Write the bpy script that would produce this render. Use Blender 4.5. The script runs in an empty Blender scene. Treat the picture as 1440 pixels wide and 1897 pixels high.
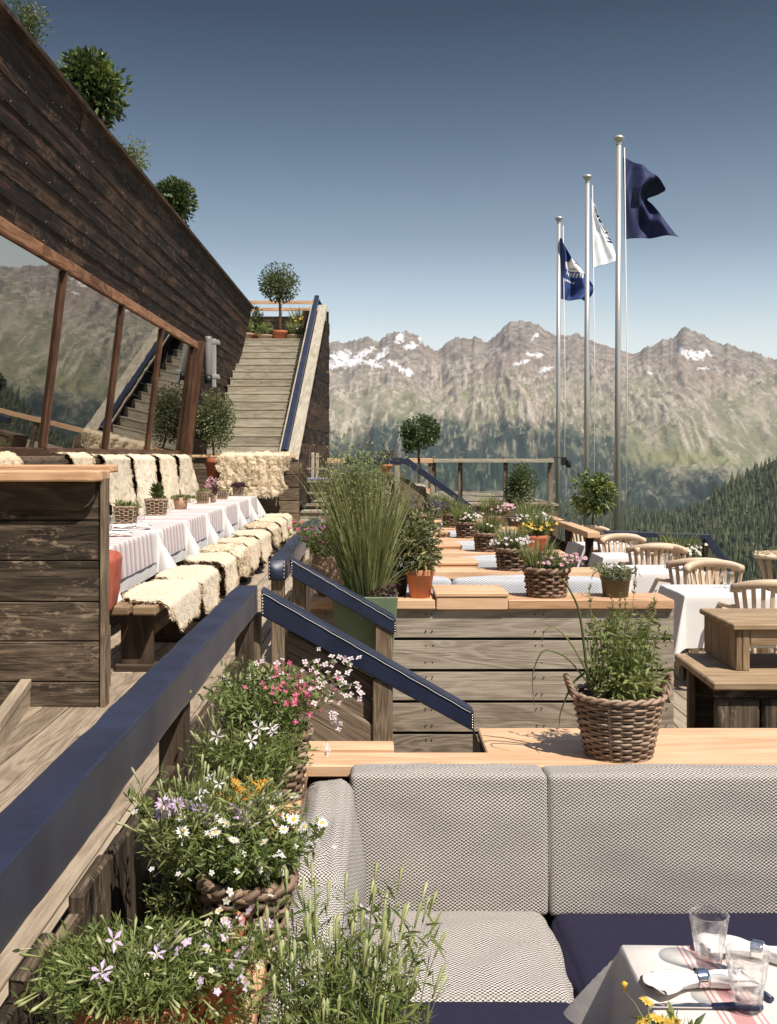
# terrace of a timber mountain restaurant, procedural; everything is built below
import bpy, math, random
import numpy as np
from mathutils import Vector, Matrix

R = random.Random(11)
N = np.random.default_rng(11)
PI = math.pi
H, FP, CX, CY = 1.78, 2000.0, 695.0, 842.0      # eye height, focal length in photo pixels, vanishing point


def P(px, py, d):
    """the world point seen at photo pixel px, py and d metres away"""
    return Vector(((px - CX) * d / FP, d, H + (CY - py) * d / FP))


def Z(r):
    """height r metres above the eye line"""
    return H + r


scene = bpy.context.scene
COL = scene.collection


# ------------------------------------------------------------------ geometry
class G:
    def __init__(self):
        self.v, self.n, self.ch = [], 0, []

    def add(self, verts, faces, uv=None, mat=0, smooth=False):
        verts = np.asarray(verts, float).reshape(-1, 3)
        if isinstance(faces, list) and faces and len({len(f) for f in faces}) > 1:
            k0 = 0
            for k in sorted({len(f) for f in faces}):
                self._chunk(np.array([f for f in faces if len(f) == k]), None, mat, smooth)
        else:
            self._chunk(np.asarray(faces, int), uv, mat, smooth)
        self.v.append(verts)
        self.n += len(verts)
        return self

    def _chunk(self, f, uv, mat, smooth):
        f = f.reshape(-1, f.shape[-1])
        m = np.full(len(f), mat) if np.isscalar(mat) else np.asarray(mat, int)
        uv = np.zeros((f.size, 2)) if uv is None else np.asarray(uv, float).reshape(-1, 2)
        self.ch.append((f + self.n, uv, m, smooth))

    # a box with its long axis L; uv in metres along the grain
    def obox(self, c, L, W, T, l, w, t, mat=0):
        c, L, W, T = (np.asarray(q, float) for q in (c, L, W, T))
        o = [(-1, -1, -1), (1, -1, -1), (1, 1, -1), (-1, 1, -1), (-1, -1, 1), (1, -1, 1), (1, 1, 1), (-1, 1, 1)]
        vs = [c + L * (a * l / 2) + W * (b * w / 2) + T * (e * t / 2) for a, b, e in o]
        fs = [(0, 3, 2, 1), (4, 5, 6, 7), (0, 1, 5, 4), (2, 3, 7, 6), (1, 2, 6, 5), (3, 0, 4, 7)]
        ou, ov = R.uniform(0, 40), R.uniform(0, 40)
        uv = []
        for k, f in enumerate(fs):
            for i in f:
                a, b, e = o[i]
                if k < 2:
                    uv.append((ou + a * l / 2, ov + b * w / 2))
                elif k < 4:
                    uv.append((ou + a * l / 2, ov + (1 if k == 2 else -1) * w / 2 + e * t / 2))
                else:
                    uv.append((ou + b * w / 2 * .3, ov + e * t / 2))
        if np.dot(np.cross(L, W), T) < 0:
            fs = [f[::-1] for f in fs]
            uv2 = []
            for k in range(6):
                uv2 += uv[k * 4:k * 4 + 4][::-1]
            uv = uv2
        return self.add(vs, fs, uv, mat)

    def box(self, x0, x1, y0, y1, z0, z1, mat=0):
        s = [x1 - x0, y1 - y0, z1 - z0]
        ax = np.eye(3)
        o = sorted(range(3), key=lambda i: -abs(s[i]))
        return self.obox(((x0 + x1) / 2, (y0 + y1) / 2, (z0 + z1) / 2), ax[o[0]], ax[o[1]], ax[o[2]], abs(s[o[0]]), abs(s[o[1]]), abs(s[o[2]]), mat)

    def plank(self, p0, p1, w, t, up=(0, 0, 1), mat=0):
        p0, p1, up = (np.asarray(q, float) for q in (p0, p1, up))
        L = p1 - p0
        l = np.linalg.norm(L)
        L = L / l
        T = up - L * np.dot(up, L)
        T /= np.linalg.norm(T)
        return self.obox((p0 + p1) / 2, L, np.cross(T, L), T, l, w, t, mat)

    def prism(self, poly, y0, y1, mat=0, grain=0.0):
        """extrude an (x, z) polygon from y0 to y1; grain = angle of the wood grain in the xz plane"""
        n = len(poly)
        p = np.asarray(poly, float)
        area = sum(p[i][0] * p[(i + 1) % n][1] - p[(i + 1) % n][0] * p[i][1] for i in range(n))
        if area < 0:
            p = p[::-1]
        vs = [(x, y0, z) for x, z in p] + [(x, y1, z) for x, z in p]
        ou, ov = R.uniform(0, 40), R.uniform(0, 40)
        ca, sa = math.cos(grain), math.sin(grain)
        f2 = lambda x, z: (ou + x * ca + z * sa, ov - x * sa + z * ca)
        self.v.append(np.asarray(vs, float))
        self._chunk(np.array([range(n)]), [f2(*q) for q in p], mat, False)
        self._chunk(np.array([range(2 * n - 1, n - 1, -1)]), [f2(*q) for q in p[::-1]], mat, False)
        side, uv = [], []
        for i in range(n):
            j = (i + 1) % n
            side.append((j, i, n + i, n + j))
            a, b = f2(*p[i]), f2(*p[j])
            dy = y1 - y0
            uv += [b, a, (a[0], a[1] + dy), (b[0], b[1] + dy)]
        self._chunk(np.array(side), uv, mat, False)
        self.n += 2 * n
        return self

    def tube(self, pts, r, n=6, closed=False, mat=0, smooth=True, flat=1.0):
        pts = np.asarray(pts, float)
        k = len(pts)
        r = np.full(k, r) if np.isscalar(r) else np.asarray(r, float)
        if closed:
            tan = np.roll(pts, -1, 0) - np.roll(pts, 1, 0)
        else:
            tan = np.gradient(pts, axis=0)
        tan /= np.linalg.norm(tan, axis=1)[:, None] + 1e-12
        ref = np.array([0, 0, 1.0]) if np.mean(np.abs(tan[:, 2])) < .8 else np.array([1.0, .2, 0])
        a = np.cross(tan, ref)
        a /= np.linalg.norm(a, axis=1)[:, None] + 1e-12
        b = np.cross(a, tan)
        th = np.arange(n) * 2 * PI / n + PI / n
        vs = pts[:, None] + r[:, None, None] * (a[:, None] * np.cos(th)[None, :, None] * flat + b[:, None] * np.sin(th)[None, :, None])
        seg = k if closed else k - 1
        i = np.arange(seg)[:, None]
        j = np.arange(n)[None]
        i2 = (i + 1) % k
        j2 = (j + 1) % n
        f = np.stack([i * n + j, i * n + j2, i2 * n + j2, i2 * n + j], -1).reshape(-1, 4)
        u = np.concatenate([[0], np.cumsum(np.linalg.norm(np.diff(pts, axis=0), axis=1))])
        u = np.append(u, u[-1] + .1)
        uu = np.stack([u[i + 0 * j], u[i + 0 * j], u[i + 1 + 0 * j], u[i + 1 + 0 * j]], -1)
        vv = np.stack([j, j + 1, j + 1, j], -1) * .02 + 0 * uu
        uv = np.stack([uu, vv], -1) + R.uniform(0, 30)
        self.v.append(vs.reshape(-1, 3))
        self._chunk(f, uv, mat, smooth)
        if not closed:
            self._chunk(np.array([range(n - 1, -1, -1)]), None, mat, False)
            self._chunk(np.array([range((k - 1) * n, k * n)]), None, mat, False)
        self.n += k * n
        return self

    def lathe(self, prof, n=28, c=(0, 0, 0), mat=0, smooth=True, sx=1.0, sy=1.0):
        prof = np.asarray(prof, float)
        k = len(prof)
        th = np.arange(n) * 2 * PI / n
        vs = np.stack([prof[:, :1] * np.cos(th) * sx + c[0], prof[:, :1] * np.sin(th) * sy + c[1], prof[:, 1:] + 0 * th + c[2]], -1)
        i = np.arange(k - 1)[:, None]
        j = np.arange(n)[None]
        j2 = (j + 1) % n
        f = np.stack([i * n + j, i * n + j2, (i + 1) * n + j2, (i + 1) * n + j], -1).reshape(-1, 4)
        uv = np.stack([np.stack([j, j + 1, j + 1, j], -1) / n * .8 + 0 * i[..., None], np.stack([i, i, i + 1, i + 1], -1) * .03 + 0 * j[..., None]], -1)
        return self.add(vs.reshape(-1, 3), f, uv, mat, smooth)

    def grid(self, A, uv=None, mat=0, smooth=True, keep=None):
        A = np.asarray(A, float)
        a, b = A.shape[:2]
        i = np.arange(a - 1)[:, None]
        j = np.arange(b - 1)[None]
        f = np.stack([i * b + j, (i + 1) * b + j, (i + 1) * b + j + 1, i * b + j + 1], -1).reshape(-1, 4)
        if uv is None:
            U, V = np.meshgrid(np.arange(a) / a, np.arange(b) / b, indexing='ij')
            uv = np.stack([U, V], -1)
        fl = np.asarray(uv).reshape(-1, 2)[f]
        if keep is not None:
            kk = np.asarray(keep).reshape(-1)
            f, fl = f[kk], fl[kk]
            if not np.isscalar(mat):
                mat = np.asarray(mat).reshape(-1)[kk]
        elif not np.isscalar(mat):
            mat = np.asarray(mat).reshape(-1)
        return self.add(A.reshape(-1, 3), f, fl, mat, smooth)

    def loft(self, secs, mat=0, smooth=True, uvs=1.0, caps=True):
        """secs: k closed rings of n points"""
        S = np.asarray(secs, float)
        k, n = S.shape[:2]
        i = np.arange(k - 1)[:, None]
        j = np.arange(n)[None]
        j2 = (j + 1) % n
        f = np.stack([i * n + j, i * n + j2, (i + 1) * n + j2, (i + 1) * n + j], -1).reshape(-1, 4)
        u = np.concatenate([[0], np.cumsum(np.linalg.norm(np.diff(S.mean(1), axis=0), axis=1))])
        per = np.concatenate([[0], np.cumsum(np.linalg.norm(np.roll(S[k // 2], -1, 0) - S[k // 2], axis=1))])
        uu = np.stack([u[i + 0 * j], u[i + 0 * j], u[i + 1 + 0 * j], u[i + 1 + 0 * j]], -1)
        vv = np.stack([per[j], per[j + 1], per[j + 1], per[j]], -1) + 0 * uu
        self.v.append(S.reshape(-1, 3))
        self._chunk(f, np.stack([uu, vv], -1) * uvs, mat, smooth)
        if caps:
            self._chunk(np.array([range(n - 1, -1, -1)]), None, mat, smooth)
            self._chunk(np.array([range((k - 1) * n, k * n)]), None, mat, smooth)
        self.n += k * n
        return self

    def leaves(self, p, d, L, W, fold=.35, droop=0.0, mat=0, three=False):
        """folded pointed leaves at points p along directions d"""
        p, d = np.asarray(p, float), np.asarray(d, float)
        m = len(p)
        if not m:
            return self
        d = d / (np.linalg.norm(d, axis=1)[:, None] + 1e-9)
        L = np.broadcast_to(np.asarray(L, float), (m,))[:, None]
        W = np.broadcast_to(np.asarray(W, float), (m,))[:, None]
        q = N.normal(size=(m, 3))
        s = np.cross(d, q)
        s /= np.linalg.norm(s, axis=1)[:, None] + 1e-9
        nn = np.cross(s, d)
        dr = np.array([0, 0, -1.0]) * droop * L
        mid = p + d * L * .45 + nn * fold * W * .5 + dr * .25
        vs = np.stack([p, mid + s * W * .5, p + d * L + dr, mid - s * W * .5, p + d * L * .5 + dr * .25 - nn * fold * W * .1], 1).reshape(-1, 3)
        b = np.arange(m)[:, None] * 5
        f = np.concatenate([b + np.array([[0, 1, 4]]), b + np.array([[4, 1, 2]]), b + np.array([[0, 4, 3]]), b + np.array([[4, 2, 3]])], 1).reshape(-1, 3)
        mm = mat if np.isscalar(mat) else np.repeat(np.asarray(mat), 4)
        return self.add(vs, f, None, mm, False)

    def blades(self, p, tip, w, bend=0.15, seg=4, mat=0):
        """grass blades or thin stems from p to tip, bowing upward first"""
        p, tip = np.asarray(p, float), np.asarray(tip, float)
        m = len(p)
        if not m:
            return self
        w = np.broadcast_to(np.asarray(w, float), (m,))
        t = np.linspace(0, 1, seg + 1)
        h = tip - p
        ctl = p + h * .5
        ctl[:, 2] += np.linalg.norm(h[:, :2], axis=1) * .5 + np.abs(h[:, 2]) * 0
        ctl[:, :2] = p[:, :2] + h[:, :2] * (.5 - bend)
        C = (1 - t)[None, :, None] ** 2 * p[:, None] + 2 * (t * (1 - t))[None, :, None] * ctl[:, None] + (t ** 2)[None, :, None] * tip[:, None]
        ang = N.uniform(0, PI, m)
        s = np.stack([np.cos(ang), np.sin(ang), 0 * ang], 1)
        wt = w[:, None] * (1 - t ** 2 * .85)[None]
        A = C + s[:, None] * wt[..., None] * .5
        B = C - s[:, None] * wt[..., None] * .5
        vs = np.stack([A, B], 2).reshape(-1, 3)
        k = (seg + 1) * 2
        b = np.arange(m)[:, None, None] * k + np.arange(seg)[None, :, None] * 2
        f = (b + np.array([0, 1, 3, 2])[None, None]).reshape(-1, 4)
        mm = mat if np.isscalar(mat) else np.repeat(np.asarray(mat), seg)
        return self.add(vs, f, None, mm, True)

    def flower(self, c, nrm, r, n=5, wid=.5, mats=(0, 1), cup=.15, cen=.18):
        c, nrm = np.asarray(c, float), np.asarray(nrm, float)
        nrm = nrm / np.linalg.norm(nrm)
        a = np.cross(nrm, [.3, .8, .1])
        a /= np.linalg.norm(a)
        b = np.cross(nrm, a)
        o = R.uniform(0, 6)
        vs, fs = [], []
        for i in range(n):
            th = o + i * 2 * PI / n + R.uniform(-.1, .1)
            e = a * math.cos(th) + b * math.sin(th)
            s = -a * math.sin(th) + b * math.cos(th)
            rr = r * R.uniform(.88, 1.08)
            k = len(vs)
            vs += [c + e * rr * .08, c + e * rr * .55 + s * rr * wid * .5 + nrm * rr * cup, c + e * rr + nrm * rr * cup * R.uniform(.2, 1.2), c + e * rr * .55 - s * rr * wid * .5 + nrm * rr * cup]
            fs.append((k, k + 1, k + 2, k + 3))
        self.add(vs, fs, None, mats[0], False)
        if cen:
            q = 6
            vs = [c + nrm * r * .16] + [c + (a * math.cos(i * 2 * PI / q) + b * math.sin(i * 2 * PI / q)) * r * cen + nrm * r * .05 for i in range(q)]
            self.add(vs, [(0, 1 + i, 1 + (i + 1) % q) for i in range(q)], None, mats[1], True)
        return self

    def build(self, name, mats, parent=None, bevel=0.0, local=False, segs=1, subsurf=0, origin=None):
        me = bpy.data.meshes.new(name)
        v = np.concatenate(self.v) if self.v else np.zeros((0, 3))
        o = np.zeros(3)
        if parent is not None and not local:
            q = parent
            while q is not None:
                o += np.array(q.location)
                q = q.parent
        elif origin is not None:
            o = np.asarray(origin, float)
        v = v - o
        me.vertices.add(len(v))
        me.vertices.foreach_set('co', v.reshape(-1))
        nl = sum(c[0].size for c in self.ch)
        nf = sum(len(c[0]) for c in self.ch)
        me.loops.add(nl)
        me.polygons.add(nf)
        me.loops.foreach_set('vertex_index', np.concatenate([c[0].reshape(-1) for c in self.ch]).astype(np.int32))
        tot = np.concatenate([np.full(len(c[0]), c[0].shape[1]) for c in self.ch]).astype(np.int32)
        me.polygons.foreach_set('loop_start', (np.cumsum(tot) - tot).astype(np.int32))
        me.polygons.foreach_set('material_index', np.concatenate([c[2] for c in self.ch]).astype(np.int32))
        me.polygons.foreach_set('use_smooth', np.concatenate([np.full(len(c[0]), c[3]) for c in self.ch]))
        me.uv_layers.new(name='UVMap').data.foreach_set('uv', np.concatenate([c[1].reshape(-1) for c in self.ch]))
        me.update(calc_edges=True)
        for m in (mats if isinstance(mats, (list, tuple)) else [mats]):
            me.materials.append(m)
        ob = bpy.data.objects.new(name, me)
        COL.objects.link(ob)
        if parent is not None:
            ob.parent = parent
        elif origin is not None:
            ob.location = origin
        if bevel:
            b = ob.modifiers.new('edge', 'BEVEL')
            b.width, b.segments, b.limit_method, b.angle_limit = bevel, segs, 'ANGLE', math.radians(50)
        if subsurf:
            s = ob.modifiers.new('smooth', 'SUBSURF')
            s.levels = s.render_levels = subsurf
        return ob


def tag(o, label, cat, group=None):
    o['label'], o['category'] = label, cat
    if group:
        o['group'] = group
    return o


def thing(name, label, cat, loc=(0, 0, 0), rz=0.0, group=None):
    o = bpy.data.objects.new(name, None)
    o.empty_display_size = .1
    COL.objects.link(o)
    o.location = loc
    o.rotation_euler = (0, 0, rz)
    return tag(o, label, cat, group)


def struct(o, kind='structure'):
    o['kind'] = kind
    return o


def dup(root, loc, rz=None, label=None, scale=None):
    def cp(o, par):
        c = o.copy()
        COL.objects.link(c)
        c.parent = par
        for ch in list(o.children):
            cp(ch, c)
        return c
    r = cp(root, None)
    r.location = loc
    if rz is not None:
        r.rotation_euler = (0, 0, rz)
    if scale:
        r.scale = (scale,) * 3
    if label:
        r['label'] = label
    return r


# ------------------------------------------------------------------ noise
def _perm(seed):
    return np.random.default_rng(seed).permutation(512)


def perlin(x, y, seed=0):
    p = _perm(seed)
    x, y = np.asarray(x, float), np.asarray(y, float)
    xi, yi = np.floor(x).astype(int), np.floor(y).astype(int)
    xf, yf = x - xi, y - yi
    u, v = xf ** 3 * (xf * (xf * 6 - 15) + 10), yf ** 3 * (yf * (yf * 6 - 15) + 10)

    def g(ix, iy, dx, dy):
        h = p[(p[ix & 511] + iy) & 511] * (2 * PI / 512)
        return np.cos(h) * dx + np.sin(h) * dy
    a = g(xi, yi, xf, yf) * (1 - u) + g(xi + 1, yi, xf - 1, yf) * u
    b = g(xi, yi + 1, xf, yf - 1) * (1 - u) + g(xi + 1, yi + 1, xf - 1, yf - 1) * u
    return (a * (1 - v) + b * v) * 1.5


def fbm(x, y, seed=0, o=5, lac=2.0, gain=.5):
    s, a, t = 0, 1.0, 0
    for i in range(o):
        s = s + a * perlin(x * lac ** i, y * lac ** i, seed + i)
        t += a
        a *= gain
    return s / t


def ridged(x, y, seed=0, o=4, gain=.55):
    s, a, t = 0, 1.0, 0
    for i in range(o):
        s = s + a * (1 - np.abs(perlin(x * 2 ** i, y * 2 ** i, seed + i)) * 2)
        t += a
        a *= gain
    return s / t


def sst(a, b, x):
    t = np.clip((x - a) / (b - a), 0, 1)
    return t * t * (3 - 2 * t)


# ------------------------------------------------------------------ materials
def srgb(r, g, b):
    f = lambda c: (c / 255 / 12.92) if c / 255 <= .04045 else ((c / 255 + .055) / 1.055) ** 2.4
    return (f(r), f(g), f(b), 1)


class NT:
    def __init__(self, name):
        self.m = bpy.data.materials.new(name)
        self.m.use_nodes = True
        self.t = self.m.node_tree
        self.b = self.t.nodes['Principled BSDF']
        self.out = self.t.nodes['Material Output']

    def n(self, kind, **kw):
        q = self.t.nodes.new(kind)
        for k, v in kw.items():
            if k in q.inputs:
                self.i(q, k, v)
            else:
                setattr(q, k, v)
        return q

    def i(self, node, key, v):
        s = node.inputs[key]
        if isinstance(v, bpy.types.NodeSocket):
            self.t.links.new(v, s)
        else:
            s.default_value = v

    def math(self, op, a, b=0.0, c=None):
        q = self.t.nodes.new('ShaderNodeMath')
        q.operation = op
        self.i(q, 0, a)
        self.i(q, 1, b)
        if c is not None:
            self.i(q, 2, c)
        return q.outputs[0]

    def noise(self, vec, scale, detail=4, rough=.55, dist=0.0):
        q = self.n('ShaderNodeTexNoise')
        if vec is not None:
            self.i(q, 'Vector', vec)
        q.inputs['Scale'].default_value = scale
        q.inputs['Detail'].default_value = detail
        q.inputs['Roughness'].default_value = rough
        q.inputs['Distortion'].default_value = dist
        return q.outputs['Fac']

    def map(self, vec, scale, loc=None):
        q = self.n('ShaderNodeMapping')
        self.i(q, 'Vector', vec)
        q.inputs['Scale'].default_value = scale
        if loc is not None:
            self.i(q, 'Location', loc)
        return q.outputs[0]

    def ramp(self, fac, stops):
        q = self.n('ShaderNodeValToRGB')
        self.i(q, 'Fac', fac)
        el = q.color_ramp.elements
        while len(el) < len(stops):
            el.new(.5)
        for e, (p, c) in zip(el, stops):
            e.position = p
            e.color = c if len(c) == 4 else (*c, 1)
        return q.outputs['Color']

    def mix(self, fac, a, b, mode='MIX'):
        q = self.n('ShaderNodeMix', data_type='RGBA', blend_type=mode)
        self.i(q, 0, fac)
        self.i(q, 6, a)
        self.i(q, 7, b)
        return q.outputs[2]

    def bump(self, h, strength=.3, dist=.01):
        q = self.n('ShaderNodeBump')
        self.i(q, 'Height', h)
        q.inputs['Strength'].default_value = strength
        q.inputs['Distance'].default_value = dist
        self.i(self.b, 'Normal', q.outputs[0])

    def set(self, **kw):
        for k, v in kw.items():
            self.i(self.b, k.replace('_', ' '), v)
        return self

    def uv(self):
        return self.n('ShaderNodeUVMap').outputs[0]

    def obj(self):
        return self.n('ShaderNodeTexCoord').outputs['Object']

    def rnd(self):
        return self.n('ShaderNodeNewGeometry').outputs['Random Per Island']


def c4(c, k=1.0):
    return (c[0] * k, c[1] * k, c[2] * k, 1)


def wood(name, dark, mid, light, grain=1.0, rough=.75, bump=.35, var=.35, dirt=.0, ring=10.0, tint=None, knots=True, scuff_glint=None):
    t = NT(name)
    uv = t.uv()
    rn = t.rnd()
    fine = t.noise(t.map(uv, (4.5 * grain, 150 * grain, 1)), 1.0, 6, .7, .25)
    low = t.noise(t.map(uv, (.9 * grain, 5.5 * grain, 1)), 1.0, 3, .5, .55)
    rings = t.math('SINE', t.math('MULTIPLY', low, ring * 6.3))
    rings = t.math('MULTIPLY_ADD', rings, .5, .5)
    blot = t.noise(t.map(uv, (1.4, 4.5, 1)), 1.3, 5, .6)
    f = t.math('ADD', t.math('MULTIPLY', fine, .80), t.math('MULTIPLY', rings, .15))
    f = t.math('ADD', f, t.math('MULTIPLY_ADD', blot, .34, -.17))
    f = t.math('ADD', f, t.math('MULTIPLY_ADD', rn, var, -var / 2))
    col = t.ramp(f, [(.22, c4(dark)), (.5, c4(mid)), (.78, c4(light))])
    if knots:
        vo = t.n('ShaderNodeTexVoronoi', Vector=t.map(uv, (1.9, 5.2, 1)))
        vo.inputs['Scale'].default_value = 1.0
        k = t.ramp(vo.outputs['Distance'], [(.035, (1, 1, 1, 1)), (.085, (0, 0, 0, 1))])
        col = t.mix(t.math('MULTIPLY', k, .75), col, c4(dark, .45))
    if dirt:
        dm = t.noise(t.map(uv, (3, 7, 1)), 1.1, 6, .7)
        col = t.mix(t.math('MULTIPLY', t.ramp(dm, [(.5, (0, 0, 0, 1)), (.64, (1, 1, 1, 1))]), dirt), col, c4(dark, .4))
    if tint:
        col = t.mix(t.math('MULTIPLY', t.ramp(t.noise(t.map(uv, (1.3, 24, 1)), .8, 6, .7), [(.52, (0, 0, 0, 1)), (.68, (1, 1, 1, 1))]), tint[3]), col, c4(tint))
    if scuff_glint:
        sm = t.math('MULTIPLY', t.noise(t.map(uv, (11, 26, 1)), 1.0, 6, .75, .6), t.noise(t.map(uv, (1.6, 3.5, 1)), 1.0, 2))
        col = t.mix(t.math('MULTIPLY', t.ramp(sm, [(.30, (0, 0, 0, 1)), (.36, (1, 1, 1, 1))]), scuff_glint[3]), col, c4(scuff_glint))
    t.set(Base_Color=col, Roughness=rough)
    t.b.inputs['Specular IOR Level'].default_value = .25
    t.bump(t.math('ADD', fine, t.math('MULTIPLY', rings, .35)), bump, .006)
    return t.m


def plain(name, col, rough=.6, metal=0.0, var=.12, scale=8.0, spec=.4, bump=0.0, coat=0.0, coords='Object'):
    t = NT(name)
    vec = t.n('ShaderNodeTexCoord').outputs[coords]
    nz = t.noise(vec, scale, 5, .6)
    c = t.mix(nz, c4(col, 1 - var), c4(col, 1 + var))
    t.set(Base_Color=c, Roughness=rough, Metallic=metal)
    t.b.inputs['Specular IOR Level'].default_value = spec
    if coat:
        t.b.inputs['Coat Weight'].default_value = coat
    if bump:
        t.bump(t.noise(vec, scale * 6, 4), bump, .004)
    return t.m


def leafmat(name, a, b, trans=.3, rough=.5, spec=.35):
    t = NT(name)
    rn = t.rnd()
    col = t.mix(rn, c4(a), c4(b))
    t.set(Base_Color=col, Roughness=rough)
    t.b.inputs['Specular IOR Level'].default_value = spec
    tr = t.n('ShaderNodeBsdfTranslucent')
    t.i(tr, 'Color', t.mix(.35, col, (.30, .36, .06, 1)))
    mx = t.n('ShaderNodeMixShader')
    mx.inputs[0].default_value = trans
    t.t.links.new(t.b.outputs[0], mx.inputs[1])
    t.t.links.new(tr.outputs[0], mx.inputs[2])
    t.t.links.new(mx.outputs[0], t.out.inputs[0])
    return t.m

EXPOSURE = 0.60
SUN_STR = 4.4
SKY_STR = .10
SKY_SAT = .85
SKY_RAMP = [(0.0, (1.35, 1.2, .98)), (.10, (1.45, 1.2, .95)), (.15, (1.05, .98, .83)), (.19, (.74, .72, .64)), (.285, (.34, .40, .40)), (.38, (.09, .15, .20)), (.55, (.25, .30, .35)), (.8, (1.15, 1.17, 1.2))]
SKY_DUST = 1.0
HAZE = 4.5e-5

# ------------------------------------------------------------------ the materials of the place
W_GREY = wood('weathered_larch', (.10, .078, .058), (.29, .242, .185), (.48, .415, .335), bump=.5, var=.22, ring=9)
W_DECK = wood('deck_boards', (.12, .088, .06), (.31, .245, .175), (.47, .39, .295), bump=.4, var=.25, ring=7)
W_DARK = wood('sunburnt_clapboard', (.004, .003, .0024), (.017, .0115, .008), (.085, .05, .03), bump=.7, var=.34, ring=5, dirt=.5, tint=(.22, .10, .05, .5), scuff_glint=(.20, .115, .065, .45))  # the pale flecks paint sun glints into the clapboard colour
W_PANEL = wood('scuffed_dark_planks', (.012, .009, .0065), (.058, .042, .028), (.18, .135, .092), bump=.7, var=.25, ring=8, dirt=.45, tint=(.30, .22, .15, .4), scuff_glint=(.36, .27, .19, .6))
W_BROWN = wood('brown_weathered_planks', (.035, .024, .016), (.14, .098, .062), (.30, .23, .16), bump=.6, var=.25, ring=10)
W_NEW = wood('fresh_larch', (.36, .19, .095), (.62, .38, .22), (.74, .52, .34), bump=.12, var=.16, ring=5, rough=.6)
W_RED = wood('oiled_window_timber', (.022, .012, .008), (.075, .035, .02), (.20, .10, .055), bump=.2, var=.15, ring=5, rough=.45)
W_HEAD = wood('weathered_orange_beam', (.10, .045, .024), (.38, .19, .10), (.58, .37, .23), bump=.3, var=.2, ring=6, dirt=.4)
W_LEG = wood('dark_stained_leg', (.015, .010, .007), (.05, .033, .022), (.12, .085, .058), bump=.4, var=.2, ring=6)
W_TEAK = wood('pale_teak', (.42, .29, .19), (.64, .49, .35), (.76, .62, .48), bump=.08, var=.12, ring=4, rough=.5, knots=False)
W_CAB = wood('cabinet_timber', (.10, .062, .035), (.30, .205, .12), (.47, .34, .21), bump=.4, var=.25, ring=8)
W_STEP = wood('pale_step_boards', (.16, .135, .095), (.35, .31, .235), (.50, .455, .365), bump=.45, var=.2, ring=7, dirt=.2, tint=(.36, .22, .11, .3))
W_GARD = wood('grey_garden_chair', (.18, .14, .10), (.36, .30, .23), (.48, .42, .34), bump=.2, var=.2, ring=5)


def leather():
    t = NT('navy_leather')
    o = t.obj()
    big = t.noise(o, 5, 4, .6)
    col = t.mix(t.ramp(big, [(.35, (0, 0, 0, 1)), (.7, (1, 1, 1, 1))]), (.011, .015, .034, 1), (.019, .027, .060, 1))
    speck = t.ramp(t.noise(o, 150, 2, .5), [(.68, (0, 0, 0, 1)), (.76, (1, 1, 1, 1))])
    scr = t.ramp(t.noise(o, 22, 6, .7), [(.6, (0, 0, 0, 1)), (.72, (1, 1, 1, 1))])
    col = t.mix(t.math('MULTIPLY', speck, .10), col, (.30, .31, .34, 1))
    col = t.mix(t.math('MULTIPLY', scr, .22), col, (.07, .085, .15, 1))
    t.set(Base_Color=col, Roughness=t.math('MULTIPLY_ADD', big, .25, .30))
    t.b.inputs['Specular IOR Level'].default_value = .5
    t.b.inputs['Sheen Weight'].default_value = .07
    t.b.inputs['Sheen Roughness'].default_value = .4
    t.b.inputs['Sheen Tint'].default_value = (1, .86, .74, 1)
    t.bump(t.math('ADD', t.noise(o, 260, 3), t.math('MULTIPLY', t.noise(o, 12, 3), .6)), .2, .003)
    return t.m


LEATHER = leather()
THREAD = plain('pale_thread', (.62, .60, .56), .8)
BRASS = plain('brass_studs', (.75, .68, .52), .3, 1.0)
STEEL = plain('brushed_steel', (.72, .68, .64), .28, 1.0, var=.06)
POLE = plain('anodised_pole', (.52, .50, .47), .36, .5, var=.08, scale=2)
SILVER = plain('polished_silver', (.85, .83, .80), .12, 1.0, var=.03)
BLACK = plain('black_fixture', (.012, .012, .013), .5)
LAMPGREY = plain('ribbed_grey_plastic', (.20, .19, .17), .5, var=.1)
LAMPWHITE = plain('galvanised_bracket', (.45, .44, .42), .4, .5)
TERRA = plain('terracotta', (.55, .22, .115), .8, var=.22, scale=14, bump=.15)
TERRA_P = plain('pale_clay', (.40, .25, .17), .85, var=.25, scale=12, bump=.15)
TERRA_R = plain('red_clay', (.46, .15, .075), .8, var=.2, scale=14)
POTBLACK = plain('dark_nursery_pot', (.02, .018, .016), .5)
POTGREEN = plain('glazed_green', (.155, .20, .115), .35, var=.15, scale=4, coat=.25)
SOIL = plain('potting_soil', (.045, .028, .018), .95, var=.5, scale=60, bump=.4)
CUSH_RED = plain('rust_red_canvas', (.40, .095, .058), .85, var=.1, scale=30)
VELVET = plain('indigo_velvet', (.021, .019, .040), .8, var=.25, scale=45, spec=.15, bump=.1)
LAV = plain('lavender_pad', (.28, .25, .36), .85)
NAPKIN = plain('white_napkin', (.78, .75, .72), .85, var=.04)


def wicker_mat(name, a, b, c):
    t = NT(name)
    uv = t.uv()
    f = t.noise(t.map(uv, (30, 4, 1)), 1.0, 4, .6)
    g = t.math('ADD', t.math('MULTIPLY', f, .7), t.math('MULTIPLY', t.rnd(), .4))
    t.set(Base_Color=t.ramp(g, [(.25, c4(a)), (.55, c4(b)), (.85, c4(c))]), Roughness=.65)
    t.bump(f, .3, .002)
    return t.m


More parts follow.
